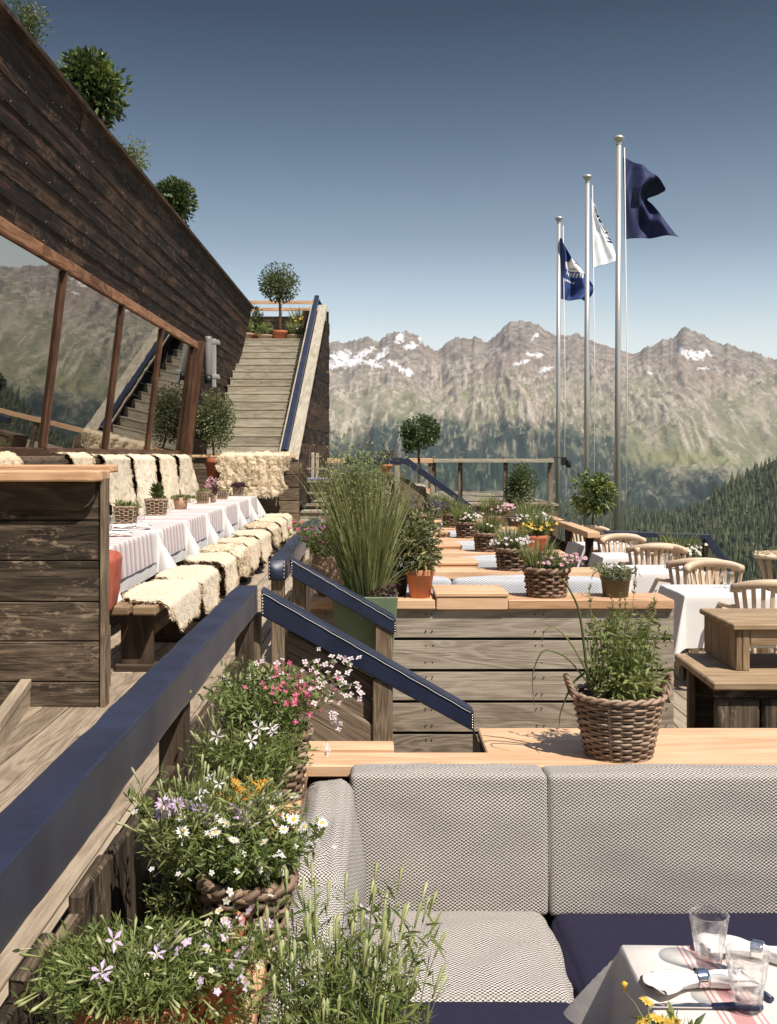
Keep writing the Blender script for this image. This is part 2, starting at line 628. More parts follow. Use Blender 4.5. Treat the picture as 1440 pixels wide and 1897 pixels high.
WICKER = wicker_mat('willow_wicker', (.085, .05, .03), (.235, .155, .10), (.42, .30, .21))
SEAGRASS = wicker_mat('dark_rope_weave', (.05, .026, .014), (.17, .10, .06), (.36, .24, .16))
WICKER_L = wicker_mat('light_wicker', (.20, .13, .08), (.36, .26, .17), (.50, .39, .28))


def weave(name, light, dark, sx, sy, mixv=1.0):
    t = NT(name)
    sp = t.n('ShaderNodeSeparateXYZ', Vector=t.uv())
    u = t.math('MULTIPLY', sp.outputs[0], 2 * PI / sx)
    v = t.math('MULTIPLY', sp.outputs[1], 2 * PI / sy)
    v2 = t.math('MULTIPLY_ADD', t.math('SINE', t.math('MULTIPLY', u, .5)), .5, v)
    w = t.math('MULTIPLY', t.math('SINE', u), t.math('SINE', v2))
    nz = t.noise(t.map(t.uv(), (1, 1, 1)), 160, 3, .6)
    w = t.math('ADD', w, t.math('MULTIPLY_ADD', nz, .5, -.25))
    fac = t.ramp(t.math('MULTIPLY_ADD', w, .5, .5), [(.40, (0, 0, 0, 1)), (.62, (1, 1, 1, 1))])
    big = t.noise(t.uv(), 6, 3)
    lc = t.mix(big, c4(light, .93), c4(light, 1.06))
    t.set(Base_Color=t.mix(t.math('MULTIPLY', fac, mixv), lc, c4(dark)), Roughness=.9)
    t.b.inputs['Specular IOR Level'].default_value = .15
    t.bump(t.math('SUBTRACT', 1.0, fac), .35, .003)
    return t.m


WEAVE = weave('woven_grey_outdoor_fabric', (.60, .555, .50), (.045, .035, .036), .0118, .0086)
WEAVE_FAR = weave('woven_pale_blue_grey', (.56, .56, .57), (.22, .23, .27), .026, .020, .7)


def cloth_mat(name, base, bands, axis=1, stripe=(.50, .27, .27, 1), trans=.12):
    """bands: (from, to) in metres along uv axis"""
    t = NT(name)
    sp = t.n('ShaderNodeSeparateXYZ', Vector=t.uv())
    s = sp.outputs[axis]
    m = 0.0
    for a, b in bands:
        g = t.math('MULTIPLY', t.math('GREATER_THAN', s, a), t.math('LESS_THAN', s, b))
        m = t.math('MAXIMUM', m, g) if not isinstance(m, float) else g
    th = t.noise(t.map(t.uv(), (600, 600, 1)), 1, 2)
    col = t.mix(th, c4(base, .95), c4(base, 1.04))
    if bands:
        col = t.mix(t.math('MULTIPLY', m, .85), col, stripe)
    t.set(Base_Color=col, Roughness=.85)
    t.b.inputs['Specular IOR Level'].default_value = .2
    t.bump(t.noise(t.map(t.uv(), (5, 5, 1)), 1, 5, .6), .25, .02)
    tr = t.n('ShaderNodeBsdfTranslucent', Color=col)
    mx = t.n('ShaderNodeMixShader')
    mx.inputs[0].default_value = trans
    t.t.links.new(t.b.outputs[0], mx.inputs[1])
    t.t.links.new(tr.outputs[0], mx.inputs[2])
    t.t.links.new(mx.outputs[0], t.out.inputs[0])
    return t.m


LINEN = cloth_mat('white_linen', (.74, .715, .69), [])
_b = []
for _k in range(-4, 5):
    _b += [(_k * .155 - .038, _k * .155 + .016), (_k * .155 + .034, _k * .155 + .044)]
LINEN_S = cloth_mat('pink_striped_linen', (.72, .69, .67), _b, 1, (.50, .33, .335, 1))
LINEN_B = cloth_mat('linen_with_red_band', (.70, .65, .595), [(-.040, -.036), (-.030, -.026), (-.018, .018), (.026, .030), (.036, .040)], 0, (.54, .24, .235, 1))


def fur_mat():
    t = NT('cream_sheepskin')
    col = t.ramp(t.math('ADD', t.math('MULTIPLY', t.rnd(), .3), t.math('MULTIPLY', t.noise(t.obj(), 7, 4), .8)), [(.2, (.47, .35, .21, 1)), (.5, (.64, .52, .36, 1)), (.85, (.75, .66, .51, 1))])
    t.set(Base_Color=col, Roughness=.95)
    t.b.inputs['Specular IOR Level'].default_value = .1
    t.bump(t.noise(t.obj(), 60, 4), .3, .006)
    t.b.inputs['Sheen Weight'].default_value = .25
    return t.m


def suede_mat():
    t = NT('sheepskin_suede')
    col = t.mix(t.noise(t.obj(), 7, 5), (.50, .42, .29, 1), (.68, .59, .45, 1))
    t.set(Base_Color=col, Roughness=.95)
    t.bump(t.noise(t.obj(), 40, 4), .4, .008)
    return t.m


FUR, SUEDE = fur_mat(), suede_mat()


def glass(name, col=(1, 1, 1, 1), rough=0.0, ior=1.45):
    t = NT(name)
    t.set(Base_Color=col, Roughness=rough, IOR=ior)
    t.b.inputs['Transmission Weight'].default_value = 1.0
    return t.m


def tumbler_mat():
    t = NT('clear_tumbler_glass')
    t.set(Base_Color=(1, 1, 1, 1), Roughness=0.0, IOR=1.42)
    t.b.inputs['Transmission Weight'].default_value = 1.0
    a = t.n('ShaderNodeBsdfTransparent', Color=(.98, .98, .98, 1))
    lw = t.n('ShaderNodeLayerWeight')
    lw.inputs['Blend'].default_value = .35
    m = t.n('ShaderNodeMixShader')
    t.i(m, 0, t.math('MULTIPLY_ADD', lw.outputs['Facing'], .85, .05))
    t.t.links.new(a.outputs[0], m.inputs[1])
    t.t.links.new(t.b.outputs[0], m.inputs[2])
    t.t.links.new(m.outputs[0], t.out.inputs[0])
    return t.m


GLASS = tumbler_mat()


def pane_mat():
    t = NT('clear_railing_glass')
    t.t.nodes.remove(t.b)
    a = t.n('ShaderNodeBsdfTransparent', Color=(.90, .94, .93, 1))
    g = t.n('ShaderNodeBsdfGlossy', Color=(.9, .95, 1, 1), Roughness=.02)
    f = t.n('ShaderNodeFresnel', IOR=1.45)
    m = t.n('ShaderNodeMixShader')
    t.i(m, 0, f.outputs[0])
    t.t.links.new(a.outputs[0], m.inputs[1])
    t.t.links.new(g.outputs[0], m.inputs[2])
    t.t.links.new(m.outputs[0], t.out.inputs[0])
    return t.m


PANE = pane_mat()


def mirror_mat():
    t = NT('coated_window_glass')
    t.t.nodes.remove(t.b)
    g = t.n('ShaderNodeBsdfGlossy', Color=(.50, .49, .47, 1), Roughness=.012)
    wav = t.noise(t.obj(), .8, 3)
    bp = t.n('ShaderNodeBump', Height=wav)
    bp.inputs['Strength'].default_value = .06
    bp.inputs['Distance'].default_value = .02
    t.i(g, 'Normal', bp.outputs[0])
    d = t.n('ShaderNodeBsdfDiffuse', Color=(.02, .022, .024, 1))
    m = t.n('ShaderNodeMixShader')
    m.inputs[0].default_value = .86
    t.t.links.new(d.outputs[0], m.inputs[1])
    t.t.links.new(g.outputs[0], m.inputs[2])
    t.t.links.new(m.outputs[0], t.out.inputs[0])
    return t.m


MIRROR = mirror_mat()

# leaves and petals
LF_DARK = leafmat('dark_laurel_leaf', (.018, .034, .012), (.095, .135, .04), .2, .4)
LF_MID = leafmat('mid_green_leaf', (.055, .09, .02), (.26, .31, .095), .36)
LF_OLIVE = leafmat('olive_leaf', (.06, .08, .032), (.24, .26, .125), .25)
LF_PALE = leafmat('pale_green_leaf', (.12, .155, .045), (.38, .40, .155), .38)
LF_GRASS = leafmat('grass_blade', (.12, .145, .05), (.42, .42, .21), .3)
LF_DRY = leafmat('dry_seed_head', (.20, .18, .07), (.34, .31, .15), .3)
LF_PURP = leafmat('purple_leaf', (.05, .018, .03), (.14, .055, .075), .2)
LF_VAR = leafmat('variegated_leaf', (.07, .09, .025), (.42, .36, .17), .25)
LF_SED = leafmat('succulent_leaf', (.13, .17, .06), (.36, .36, .16), .15)
STEM = leafmat('green_stem', (.09, .12, .035), (.22, .24, .08), .1)
BUD = leafmat('pale_bud', (.30, .34, .12), (.52, .52, .28), .3)
BARK = plain('brown_bark', (.10, .065, .04), .9, var=.35, scale=30, bump=.5)


def petal(name, a, b):
    return leafmat(name, a, b, .3, .7, .2)


PT_PINK = petal('pink_petal', (.62, .25, .34), (.80, .58, .62))
PT_HOT = petal('magenta_petal', (.50, .03, .12), (.66, .18, .28))
PT_LILAC = petal('lilac_petal', (.62, .44, .66), (.76, .62, .78))
PT_WHITE = petal('white_petal', (.72, .71, .66), (.84, .83, .80))
PT_ORANGE = petal('orange_petal', (.66, .28, .03), (.74, .42, .08))
PT_YELLOW = petal('yellow_petal', (.72, .46, .04), (.80, .58, .12))
PT_VIOLET = petal('violet_petal', (.07, .035, .22), (.17, .09, .36))
PT_CREAM = petal('cream_petal', (.74, .70, .48), (.82, .80, .66))
PT_LEM = petal('pale_pink_petal', (.74, .60, .64), (.82, .76, .74))
FL_CEN = plain('yellow_flower_centre', (.62, .40, .04), .8)
FL_BRN = plain('dark_flower_centre', (.10, .05, .05), .8)

# ------------------------------------------------------------------ sky, sun, camera
SUN = Vector((.42, -.50, 1.0)).normalized()
w = bpy.data.worlds.new('World')
scene.world = w
w.use_nodes = True
nt = w.node_tree
bg = nt.nodes['Background']
sky = nt.nodes.new('ShaderNodeTexSky')
sky.sky_type = 'NISHITA'
sky.sun_disc = False
sky.sun_elevation = math.asin(SUN.z)
sky.sun_rotation = math.atan2(SUN.x, SUN.y)
sky.altitude = 2200
sky.air_density = 1.0
sky.dust_density = SKY_DUST
sky.ozone_density = 1.0
hs = nt.nodes.new('ShaderNodeHueSaturation')
hs.inputs['Saturation'].default_value = SKY_SAT
hs.inputs['Value'].default_value = 1.0
nt.links.new(sky.outputs[0], hs.inputs['Color'])
gm = nt.nodes.new('ShaderNodeMix')
gm.data_type, gm.blend_type = 'RGBA', 'MULTIPLY'
gm.inputs[0].default_value = 1.0
tc = nt.nodes.new('ShaderNodeTexCoord')
sx_ = nt.nodes.new('ShaderNodeSeparateXYZ')
rp = nt.nodes.new('ShaderNodeValToRGB')
nt.links.new(tc.outputs['Generated'], sx_.inputs[0])
nt.links.new(sx_.outputs['Z'], rp.inputs[0])
el = rp.color_ramp.elements
while len(el) < len(SKY_RAMP):
    el.new(.5)
for e_, (p_, c_) in zip(el, SKY_RAMP):
    e_.position, e_.color = p_, (*c_, 1)
nt.links.new(rp.outputs[0], gm.inputs[7])
nt.links.new(hs.outputs[0], gm.inputs[6])
nt.links.new(gm.outputs[2], bg.inputs[0])
bg.inputs[1].default_value = SKY_STR

sl = bpy.data.lights.new('sun', 'SUN')
sl.energy = SUN_STR
sl.angle = math.radians(.53)
sl.color = (1.0, .925, .83)
so = bpy.data.objects.new('sun', sl)
COL.objects.link(so)
so.rotation_euler = SUN.to_track_quat('Z', 'Y').to_euler()
so.location = SUN * 60

cam = bpy.data.cameras.new('camera')
cam.sensor_fit = 'HORIZONTAL'
cam.sensor_width = 36.0
cam.lens = 50.0
cam.shift_x = (720 - CX) / 1440
cam.shift_y = -(948.5 - CY) / 1440
cam.clip_start, cam.clip_end = .05, 60000
co = bpy.data.objects.new('camera', cam)
COL.objects.link(co)
co.location = (0, 0, H)
co.rotation_euler = (PI / 2, 0, 0)
scene.camera = co
scene.view_settings.view_transform = 'Standard'
scene.view_settings.look = 'None'
scene.view_settings.exposure = EXPOSURE
scene.view_settings.gamma = 1.0
scene.render.film_transparent = False
scene.cycles.max_bounces = 10
scene.cycles.transmission_bounces = 10
scene.cycles.transparent_max_bounces = 24
scene.cycles.volume_bounces = 0

# ------------------------------------------------------------------ far land
def attr_mat(name, bump=.0):
    t = NT(name)
    a = t.n('ShaderNodeAttribute', attribute_name='Col')
    nz = t.noise(t.obj(), .03, 9, .66)
    col = t.mix(1.0, a.outputs['Color'], t.ramp(nz, [(.32, (.88, .89, .90, 1)), (.5, (1.08, 1.08, 1.08, 1)), (.68, (1.28, 1.26, 1.23, 1))]), 'MULTIPLY')
    t.set(Base_Color=col, Roughness=.95)
    t.b.inputs['Specular IOR Level'].default_value = .05
    if bump:
        t.bump(t.noise(t.obj(), .018, 9, .68), 1.0, bump)
    return t.m


def terrain(name, X, Y, Zz, col, mat):
    g = G()
    A = np.stack([X, Y, Zz], -1)
    g.grid(A)
    ob = g.build(name, mat)
    a = ob.data.attributes.new('Col', 'FLOAT_COLOR', 'POINT')
    c = np.concatenate([col.reshape(-1, 3), np.ones((col.shape[0] * col.shape[1], 1))], 1)
    a.data.foreach_set('color', c.astype(np.float32).reshape(-1))
    return struct(ob)


prof = [(-900, 700), (-500, 610), (-200, 650), (100, 590), (350, 640), (520, 645), (604, 633), (625, 629), (645, 631), (660, 627), (680, 621), (690, 624), (700, 632), (712, 622),
        (722, 615), (735, 612), (760, 613), (772, 619), (788, 633), (803, 647), (811, 649), (820, 640), (830, 629), (850, 622), (866, 625), (876, 623), (880, 619), (886, 624), (898, 633),
        (906, 629), (920, 620), (930, 605), (945, 594), (965, 591), (985, 594), (1000, 600), (1012, 610), (1030, 617), (1050, 619), (1063, 617), (1071, 613), (1080, 621), (1095, 630),
        (1120, 637), (1150, 646), (1174, 653), (1195, 643), (1212, 636), (1228, 627), (1248, 624), (1262, 607), (1270, 602), (1280, 607), (1295, 614), (1322, 627), (1340, 636), (1350, 634),
        (1365, 642), (1385, 647), (1400, 651), (1435, 664), (1500, 660), (1600, 640), (1750, 670), (1950, 620), (2200, 680), (2600, 640)]
pp = np.array(prof, float)
nc, nr = 1250, 270
px = np.linspace(-800, 2500, nc)[:, None]
t = (np.linspace(0, 1.06, nr)[None]) ** .92
d0, d1 = 2700.0, 5400.0
ys = np.interp(px[:, 0], pp[:, 0], pp[:, 1])[:, None] + 8.5 * fbm(px / 17, 0 * px, 5, 6, 2.0, .66) - 5.5 * np.abs(perlin(px / 7, 0 * px, 8)) + 2
zr = (CY - ys) * d1 / FP
zf = -470.0
tc_ = np.clip(t, 0, 1)
d = d0 + (d1 - d0) * t
X0 = (px - CX) * d / FP
wx, wy = 190 * fbm(X0 / 1000, d / 1000, 31, 3), 190 * fbm(X0 / 1000 + 9, d / 1000, 33, 3)
shear = .35 + .55 * np.tanh((px - 1050) / 260)
r1 = ridged((X0 + wx) / 1150, (d + wy) / 1000, 41, 5, .56)
gul = ridged((X0 + .7 * wx + shear * d) / 260, (d + wy) / 430, 51, 3)
sp3 = fbm((X0 + wx) / 85, (d + wy) / 85, 61, 5, 2.0, .6)
env = np.clip(1 - tc_ ** 7, 0, 1) * sst(0, .12, t)
ker = np.exp(-.5 * (np.arange(-90, 91) / 34.0) ** 2)
zsm = np.convolve(np.pad(zr[:, 0], 90, mode='edge'), ker / ker.sum(), mode='valid')[:, None]
zsm = .75 * zsm + .25 * zr.mean()
z = zf + (zsm - zf) * tc_ ** 1.02 + (zr - zsm) * np.clip((tc_ - .35 - .2 * r1) / (.65 - .2 * r1), 0, 1) ** 1.5 + env * (150 * (r1 - .42) * np.sin(PI * np.clip(tc_, .02, .98)) ** .5 + 24 * (gul - .5) + 17 * sp3)
crag = sst(.70, .84, t) * (t < 1)
z = z + crag * env * (26 * ridged((X0 + wx) / 170, d / 170, 71, 5, .62) - 9)
st = ridged((X0 + .8 * wx + shear * d + 20 * sp3) / 95, d / 520, 101, 4)
z = np.where(t > 1, zr - (t - 1) * 9000, z)
X = (px - CX) * d / FP
yi = CY - z * FP / d                                  # photo row of each point
e = yi + 26 * fbm(px / 60, t * 9, 81, 5)
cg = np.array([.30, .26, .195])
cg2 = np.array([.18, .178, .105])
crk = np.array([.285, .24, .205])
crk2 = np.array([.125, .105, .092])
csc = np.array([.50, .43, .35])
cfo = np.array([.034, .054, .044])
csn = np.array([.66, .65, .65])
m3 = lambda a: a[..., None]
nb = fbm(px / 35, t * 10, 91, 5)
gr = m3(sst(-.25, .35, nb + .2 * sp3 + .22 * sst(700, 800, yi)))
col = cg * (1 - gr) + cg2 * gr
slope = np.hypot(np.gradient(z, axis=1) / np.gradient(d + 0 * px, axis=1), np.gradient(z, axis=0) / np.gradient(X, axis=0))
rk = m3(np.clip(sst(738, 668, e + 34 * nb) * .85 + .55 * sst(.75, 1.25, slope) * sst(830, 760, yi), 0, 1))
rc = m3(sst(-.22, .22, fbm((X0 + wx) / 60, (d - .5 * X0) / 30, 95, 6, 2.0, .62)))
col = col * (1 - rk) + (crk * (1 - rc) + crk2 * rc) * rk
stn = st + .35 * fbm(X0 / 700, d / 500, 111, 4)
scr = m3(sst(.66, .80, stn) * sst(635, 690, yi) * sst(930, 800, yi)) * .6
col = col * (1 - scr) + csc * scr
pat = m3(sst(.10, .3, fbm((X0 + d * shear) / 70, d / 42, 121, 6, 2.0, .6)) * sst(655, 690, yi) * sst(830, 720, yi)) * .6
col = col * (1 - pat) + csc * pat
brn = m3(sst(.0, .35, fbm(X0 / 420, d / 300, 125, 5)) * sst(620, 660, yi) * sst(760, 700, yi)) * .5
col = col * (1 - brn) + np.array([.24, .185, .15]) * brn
thr = 772 + 90 * sst(1090, 1230, px) + 22 * sst(720, 600, px) - 12 * np.exp(-((px - 760) / 60) ** 2)
fo = sst(thr - 10, thr + 40, yi + 48 * fbm(px / 48, t * 7, 131, 5) + 34 * fbm(X0 / 28, d / 28, 135, 4))
fo = fo * (1 - .5 * sst(.66, .84, st + .22 * fbm(X0 / 160, d / 160, 137, 4))) * (1 - .55 * sst(.18, .33, fbm(X0 / 70, d / 55, 138, 5)))
mead = np.exp(-(((px - 1290) / 110) ** 2 + ((yi - 848 - .05 * (px - 1290)) / 13) ** 2) * 1.2)
fo = m3(fo * (1 - .95 * np.clip(mead * 1.6, 0, 1)))
col = col * (1 - m3(.8 * mead)) + np.array([.20, .205, .09]) * m3(.8 * mead)
col = col * (1 - fo) + cfo * fo * (.8 + .5 * m3(fbm(px / 4, t * 110, 141, 2)))
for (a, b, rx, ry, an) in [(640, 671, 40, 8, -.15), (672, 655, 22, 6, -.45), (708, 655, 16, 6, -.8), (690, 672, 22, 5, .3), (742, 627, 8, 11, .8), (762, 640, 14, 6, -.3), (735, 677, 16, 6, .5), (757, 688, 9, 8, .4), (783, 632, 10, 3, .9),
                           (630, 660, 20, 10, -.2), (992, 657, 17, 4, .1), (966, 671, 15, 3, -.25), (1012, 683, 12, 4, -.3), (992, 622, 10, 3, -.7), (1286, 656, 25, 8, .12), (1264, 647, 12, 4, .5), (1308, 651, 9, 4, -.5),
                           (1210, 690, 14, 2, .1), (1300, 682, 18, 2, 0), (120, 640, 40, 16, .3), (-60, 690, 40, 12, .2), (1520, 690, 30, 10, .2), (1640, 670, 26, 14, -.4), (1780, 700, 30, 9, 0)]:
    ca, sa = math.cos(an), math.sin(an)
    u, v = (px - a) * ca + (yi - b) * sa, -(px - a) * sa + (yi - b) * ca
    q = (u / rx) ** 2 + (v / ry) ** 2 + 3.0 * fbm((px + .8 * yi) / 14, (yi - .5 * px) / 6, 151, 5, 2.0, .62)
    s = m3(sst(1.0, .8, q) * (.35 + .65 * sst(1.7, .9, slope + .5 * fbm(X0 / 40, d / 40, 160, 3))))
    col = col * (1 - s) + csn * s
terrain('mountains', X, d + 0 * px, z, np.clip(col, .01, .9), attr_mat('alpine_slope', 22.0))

# one ground sheet from the terrace down to the valley and on behind the range
gx, gy = np.linspace(-12000, 12000, 90)[:, None], np.concatenate([np.linspace(-900, 30, 12), np.linspace(60, 2600, 30), np.linspace(2800, 15000, 25)])[None]
gz = np.where(gy < 30, -2.6, -2.6 - .26 * (np.minimum(gy, 1850) - 30)) + 0 * gx + np.where(gy > 60, 6 * fbm(gx / 300, gy / 300, 3, 3), 0)
gcol = np.array([.06, .075, .035]) * (1 + .5 * m3(fbm(gx / 200, gy / 200, 4, 4)))
terrain('ground', gx + 0 * gy, gy + 0 * gx, gz, np.clip(gcol, .01, .5), attr_mat('valley_floor'))


def hill(name, pts, d0, d1, y0, x0, x1, ncol, nrow, seed, color):
    q = np.array(pts, float)
    px = np.linspace(x0, x1, ncol)[:, None]
    t = np.linspace(0, 1.3, nrow)[None]
    yr = np.interp(px, q[:, 0], q[:, 1])
    dd = d0 + (d1 - d0) * t
    yy = y0 + (yr - y0) * np.clip(t, 0, 1) ** .8
    z = (CY - yy) * dd / FP + 9 * fbm(px / 120, t * 4, seed, 4) * np.clip(1.05 - t, 0, 1)
    z = np.where(t > 1, z - (t - 1) * (d1 - d0) * 1.4, z)
    X = (px - CX) * dd / FP
    c = np.array(color) * (1 + .6 * m3(fbm(px / 20, t * 20, seed + 9, 4)))
    terrain(name, X, dd + 0 * px, z, np.clip(c, .005, .6), attr_mat(name + '_soil'))
    return X, dd + 0 * px, z


hx = hill('forested_hill', [(700, 1080), (900, 1012), (1000, 990), (1100, 976), (1150, 970), (1200, 960), (1250, 948), (1282, 941), (1320, 916), (1358, 890), (1395, 869), (1431, 849), (1550, 790), (1800, 690), (2300, 560)],
          420, 1500, 1330, 750, 2300, 120, 60, 201, (.035, .045, .02))
hm = hill('valley_forest_slope', [(200, 1000), (500, 985), (800, 965), (900, 950), (960, 943), (1010, 938), (1100, 933), (1180, 940), (1300, 962), (1500, 990)],
          1500, 2500, 1080, 200, 1500, 120, 40, 301, (.035, .048, .024))

CONIFER = leafmat('conifer_needles', (.040, .056, .030), (.145, .16, .080), .18, .8, .1)


def forest(name, hl, n, hmin, hmax, seed, clear=.0):
    X, Y, Zz = hl
    rs = np.random.default_rng(seed)
    a, b = X.shape
    fi, fj = rs.uniform(0, a - 1.01, n), rs.uniform(0, (b - 1) * .80, n) ** .999
    i, j = fi.astype(int), fj.astype(int)
    u, v = fi - i, fj - j

    def bil(A):
        return A[i, j] * (1 - u) * (1 - v) + A[i + 1, j] * u * (1 - v) + A[i, j + 1] * (1 - u) * v + A[i + 1, j + 1] * u * v
    x, y, z = bil(X), bil(Y), bil(Zz)
    keep = fbm(x / 60, y / 90, seed, 3) > clear
    x, y, z = x[keep], y[keep], z[keep]
    m = len(x)
    h = (hmin + (hmax - hmin) * rs.uniform(0, 1, m) ** 1.5) * (1 + .35 * fbm(x / 80, y / 80, seed + 1, 2))
    r = h * rs.uniform(.14, .33, m) ** 1.0
    k = 6
    th = np.arange(k) * 2 * PI / k
    g = G()
    for (zb, zt, f) in ((.06, .62, 1.0), (.36, 1.0, .66)):
        jit = rs.uniform(.65, 1.2, (m, k))
        ring = np.stack([x[:, None] + r[:, None] * f * jit * np.cos(th), y[:, None] + r[:, None] * f * jit * np.sin(th), (z + zb * h)[:, None] + rs.uniform(-.05, .05, (m, k)) * h[:, None]], -1)
        top = np.stack([x, y, z + zt * h], -1)[:, None]
        vs = np.concatenate([ring, top], 1).reshape(-1, 3)
        q = np.arange(m)[:, None, None] * (k + 1)
        jj = np.arange(k)
        f3 = (q + np.stack([jj, (jj + 1) % k, 0 * jj + k], -1)[None]).reshape(-1, 3)
        g.add(vs, f3)
    return struct(g.build(name, CONIFER), 'stuff')


forest('conifer_forest', hx, 26000, 7, 17, 5, -.38)
forest('far_conifer_forest', hm, 14000, 10, 22, 6, -.3)

if HAZE:
    g = G()
    g.box(-14000, 14000, -1200, 16000, -620, 780)
    hz = g.build('haze', bpy.data.materials.new('air'))
    m = hz.data.materials[0]
    m.use_nodes = True
    m.node_tree.nodes.remove(m.node_tree.nodes['Principled BSDF'])
    v = m.node_tree.nodes.new('ShaderNodeVolumePrincipled')
    v.inputs['Color'].default_value = (.82, .90, 1, 1)
    v.inputs['Density'].default_value = HAZE
    v.inputs['Anisotropy'].default_value = 0.2
    m.node_tree.links.new(v.outputs[0], m.node_tree.nodes['Material Output'].inputs['Volume'])
    struct(hz, 'stuff')

DECK, FLOOR, CAP, LAND = Z(-1.42), Z(-1.78), Z(-.86), Z(-.90)


def boards_y(g, x0, x1, y0, y1, z0, z1, w, gap=.007, l=(2.6, 4.2), mat=0):
    """floor boards running away from the viewer"""
    x = x0
    while x < x1 - .02:
        ww = min(w, x1 - x)
        y = y0 - R.uniform(0, 2)
        while y < y1:
            e = min(y + R.uniform(*l), y1)
            if e > y0:
                dz = R.uniform(-.002, .002)
                g.box(x, x + ww - gap, max(y, y0), e - .004, z0, z1 + dz, mat)
            y = e
        x += w


def boards_x(g, x0, x1, y, t, z0, z1, h, gap, l=None, mat=0, jit=.004):
    """wall boards running across, one above the other, front face at y"""
    z = z0
    while z < z1 - .02:
        hh = min(h, z1 - z)
        x = x0
        while x < x1 - .01:
            e = min(x + (R.uniform(*l) if l else 99), x1)
            o = R.uniform(-jit, jit)
            g.box(x, e - (.003 if e < x1 else 0), y + o, y + t + o, z, z + hh - gap, mat)
            x = e
        z += h


# ------------------------------------------------------------------ decks and floors
g = G()
boards_y(g, -3.6, -.56, -1.2, 17.62, DECK - .04, DECK, .145)
struct(g.build('deck', W_DECK, bevel=.003))
g = G()
g.box(-3.6, -.62, -1.2, 17.6, FLOOR - .3, DECK - .06)
struct(g.build('deck_base', W_BROWN))
g = G()
boards_y(g, -.54, 4.3, -1.2, 14.9, FLOOR - .04, FLOOR, .14)
struct(g.build('terrace_floor', W_DECK, bevel=.003))
g = G()
g.box(-.56, 4.34, -1.2, 14.95, FLOOR - .9, FLOOR - .05)
struct(g.build('terrace_base', W_BROWN))
g = G()
boards_y(g, -1.26, 3.35, 19.62, 26.5, LAND - .04, LAND, .14)
boards_y(g, -.42, .42, 16.95, 19.6, LAND - .04, LAND, .14)
struct(g.build('upper_terrace_floor', W_DECK))
g = G()
g.box(-1.26, 3.33, 19.66, 26.4, FLOOR - .9, LAND - .05)
g.box(-.40, .40, 17.02, 19.64, FLOOR - .9, LAND - .05)
struct(g.build('upper_terrace_base', W_BROWN))
g = G()
for k, (yy, zz) in enumerate([(17.62, -1.28), (18.45, -1.14), (19.2, -1.0)]):
    g.box(-1.40, -.45, yy - .03, yy + .85, Z(zz) - .045, Z(zz))
    g.box(-1.38, -.47, yy, yy + .03, Z(zz) - .14, Z(zz) - .05)
    g.box(-1.38, -.47, yy + .04, 20.0, FLOOR, Z(zz) - .052)
struct(g.build('deck_steps', W_STEP, bevel=.006))
g = G()
for k in range(3):
    xx = -.54 + .30 * k
    g.box(xx, xx + .33, 4.80, 5.72, DECK - .10 * k - .10, DECK - .10 * k - .06)
    g.box(xx, xx + .28, 4.82, 5.70, FLOOR, DECK - .10 * k - .105)
struct(g.build('terrace_steps', W_DECK, bevel=.005))

# ------------------------------------------------------------------ the chalet
SX0, SX1, SX2, SZ1, SZ2 = -3.15, -2.935, -2.64, 1.79, 3.16
Y0B, YW, YB = -1.0, 17.5, 23.0


def fx(z):
    return SX0 + (SX1 - SX0) * z / SZ1 if z < SZ1 else SX1 + (SX2 - SX1) * (z - SZ1) / (SZ2 - SZ1)


chalet = thing('chalet', 'dark timber chalet with a leaning front and a long band of mirrored windows', 'building', (-3.3, 11, DECK))
g = G()


def course(za, zb, y0, y1, off=.0):
    y = y0
    while y < y1:
        e = min(y + R.uniform(2.4, 4.6), y1)
        a = np.array([fx(za) + .009 + R.uniform(-.006, .007), 0, Z(za) - .02])
        b = np.array([fx(zb) + .004, 0, Z(zb) + .01])
        up = (b - a) / np.linalg.norm(b - a)
        nrm = np.array([up[2], 0, -up[0]])
        c = (a + b) / 2 + np.array([0, (y + e) / 2, 0])
        g.obox(c, (0, 1, 0), up, nrm, e - y - .006, np.linalg.norm(b - a), .026)
        for yy in np.arange(y + .12, e, .62):
            for q in (.16, .84):
                if R.random() < .42:
                    p = a + (b - a) * q + nrm * .014 + np.array([0, yy + R.uniform(-.03, .03), 0])
                    g.obox(p, (0, 1, 0), up, nrm, .011, .011, .005, 1)
        y = e


zs = np.linspace(1.86, 3.10, 9)
for za, zb in zip(zs[:-1], zs[1:]):
    course(za, zb, Y0B, YB + R.uniform(-.03, .05))
zs2 = np.linspace(.70, 1.86, 8)
for k, (za, zb) in enumerate(zip(zs2[:-1], zs2[1:])):
    course(za, zb, YW + .22, YB + R.uniform(-.08, .06) - max(0, .1 * (2 - k)))
g.build('weatherboarding', [W_DARK, STEEL], chalet, bevel=.003)
g = G()
g.prism([(SX0 - .10, Z(-.1)), (SX1 - .08, Z(1.83)), (SX2 - .06, Z(3.08)), (SX2 - .12, Z(3.08)), (SX2 - .12, Z(2.62)), (-9, Z(2.62)), (-9, DECK), (-3.42, DECK), (-3.42, Z(-.1))], Y0B, YB - .06)
g.build('wall', W_DARK, chalet)
g = G()
g.plank((SX2 + .005, Y0B, Z(3.13)), (SX2 + .005, YB + .05, Z(3.13)), .11, .05)
g.box(-9, SX2 - .14, Y0B, YB, Z(2.625), Z(2.65))
g.build('roof', W_DARK, chalet, bevel=.004)
g = G()
g.box(-3.40, SX0 + .13, Y0B, YW + .25, Z(-.055), Z(-.012))
g.build('sill', W_BROWN, chalet, bevel=.005)
g = G()
boards = np.linspace(DECK + .01, Z(-.06), 7)
for a, b in zip(boards[:-1], boards[1:]):
    g.box(-3.40, -3.36, Y0B, YW + .2, a, b - .008)
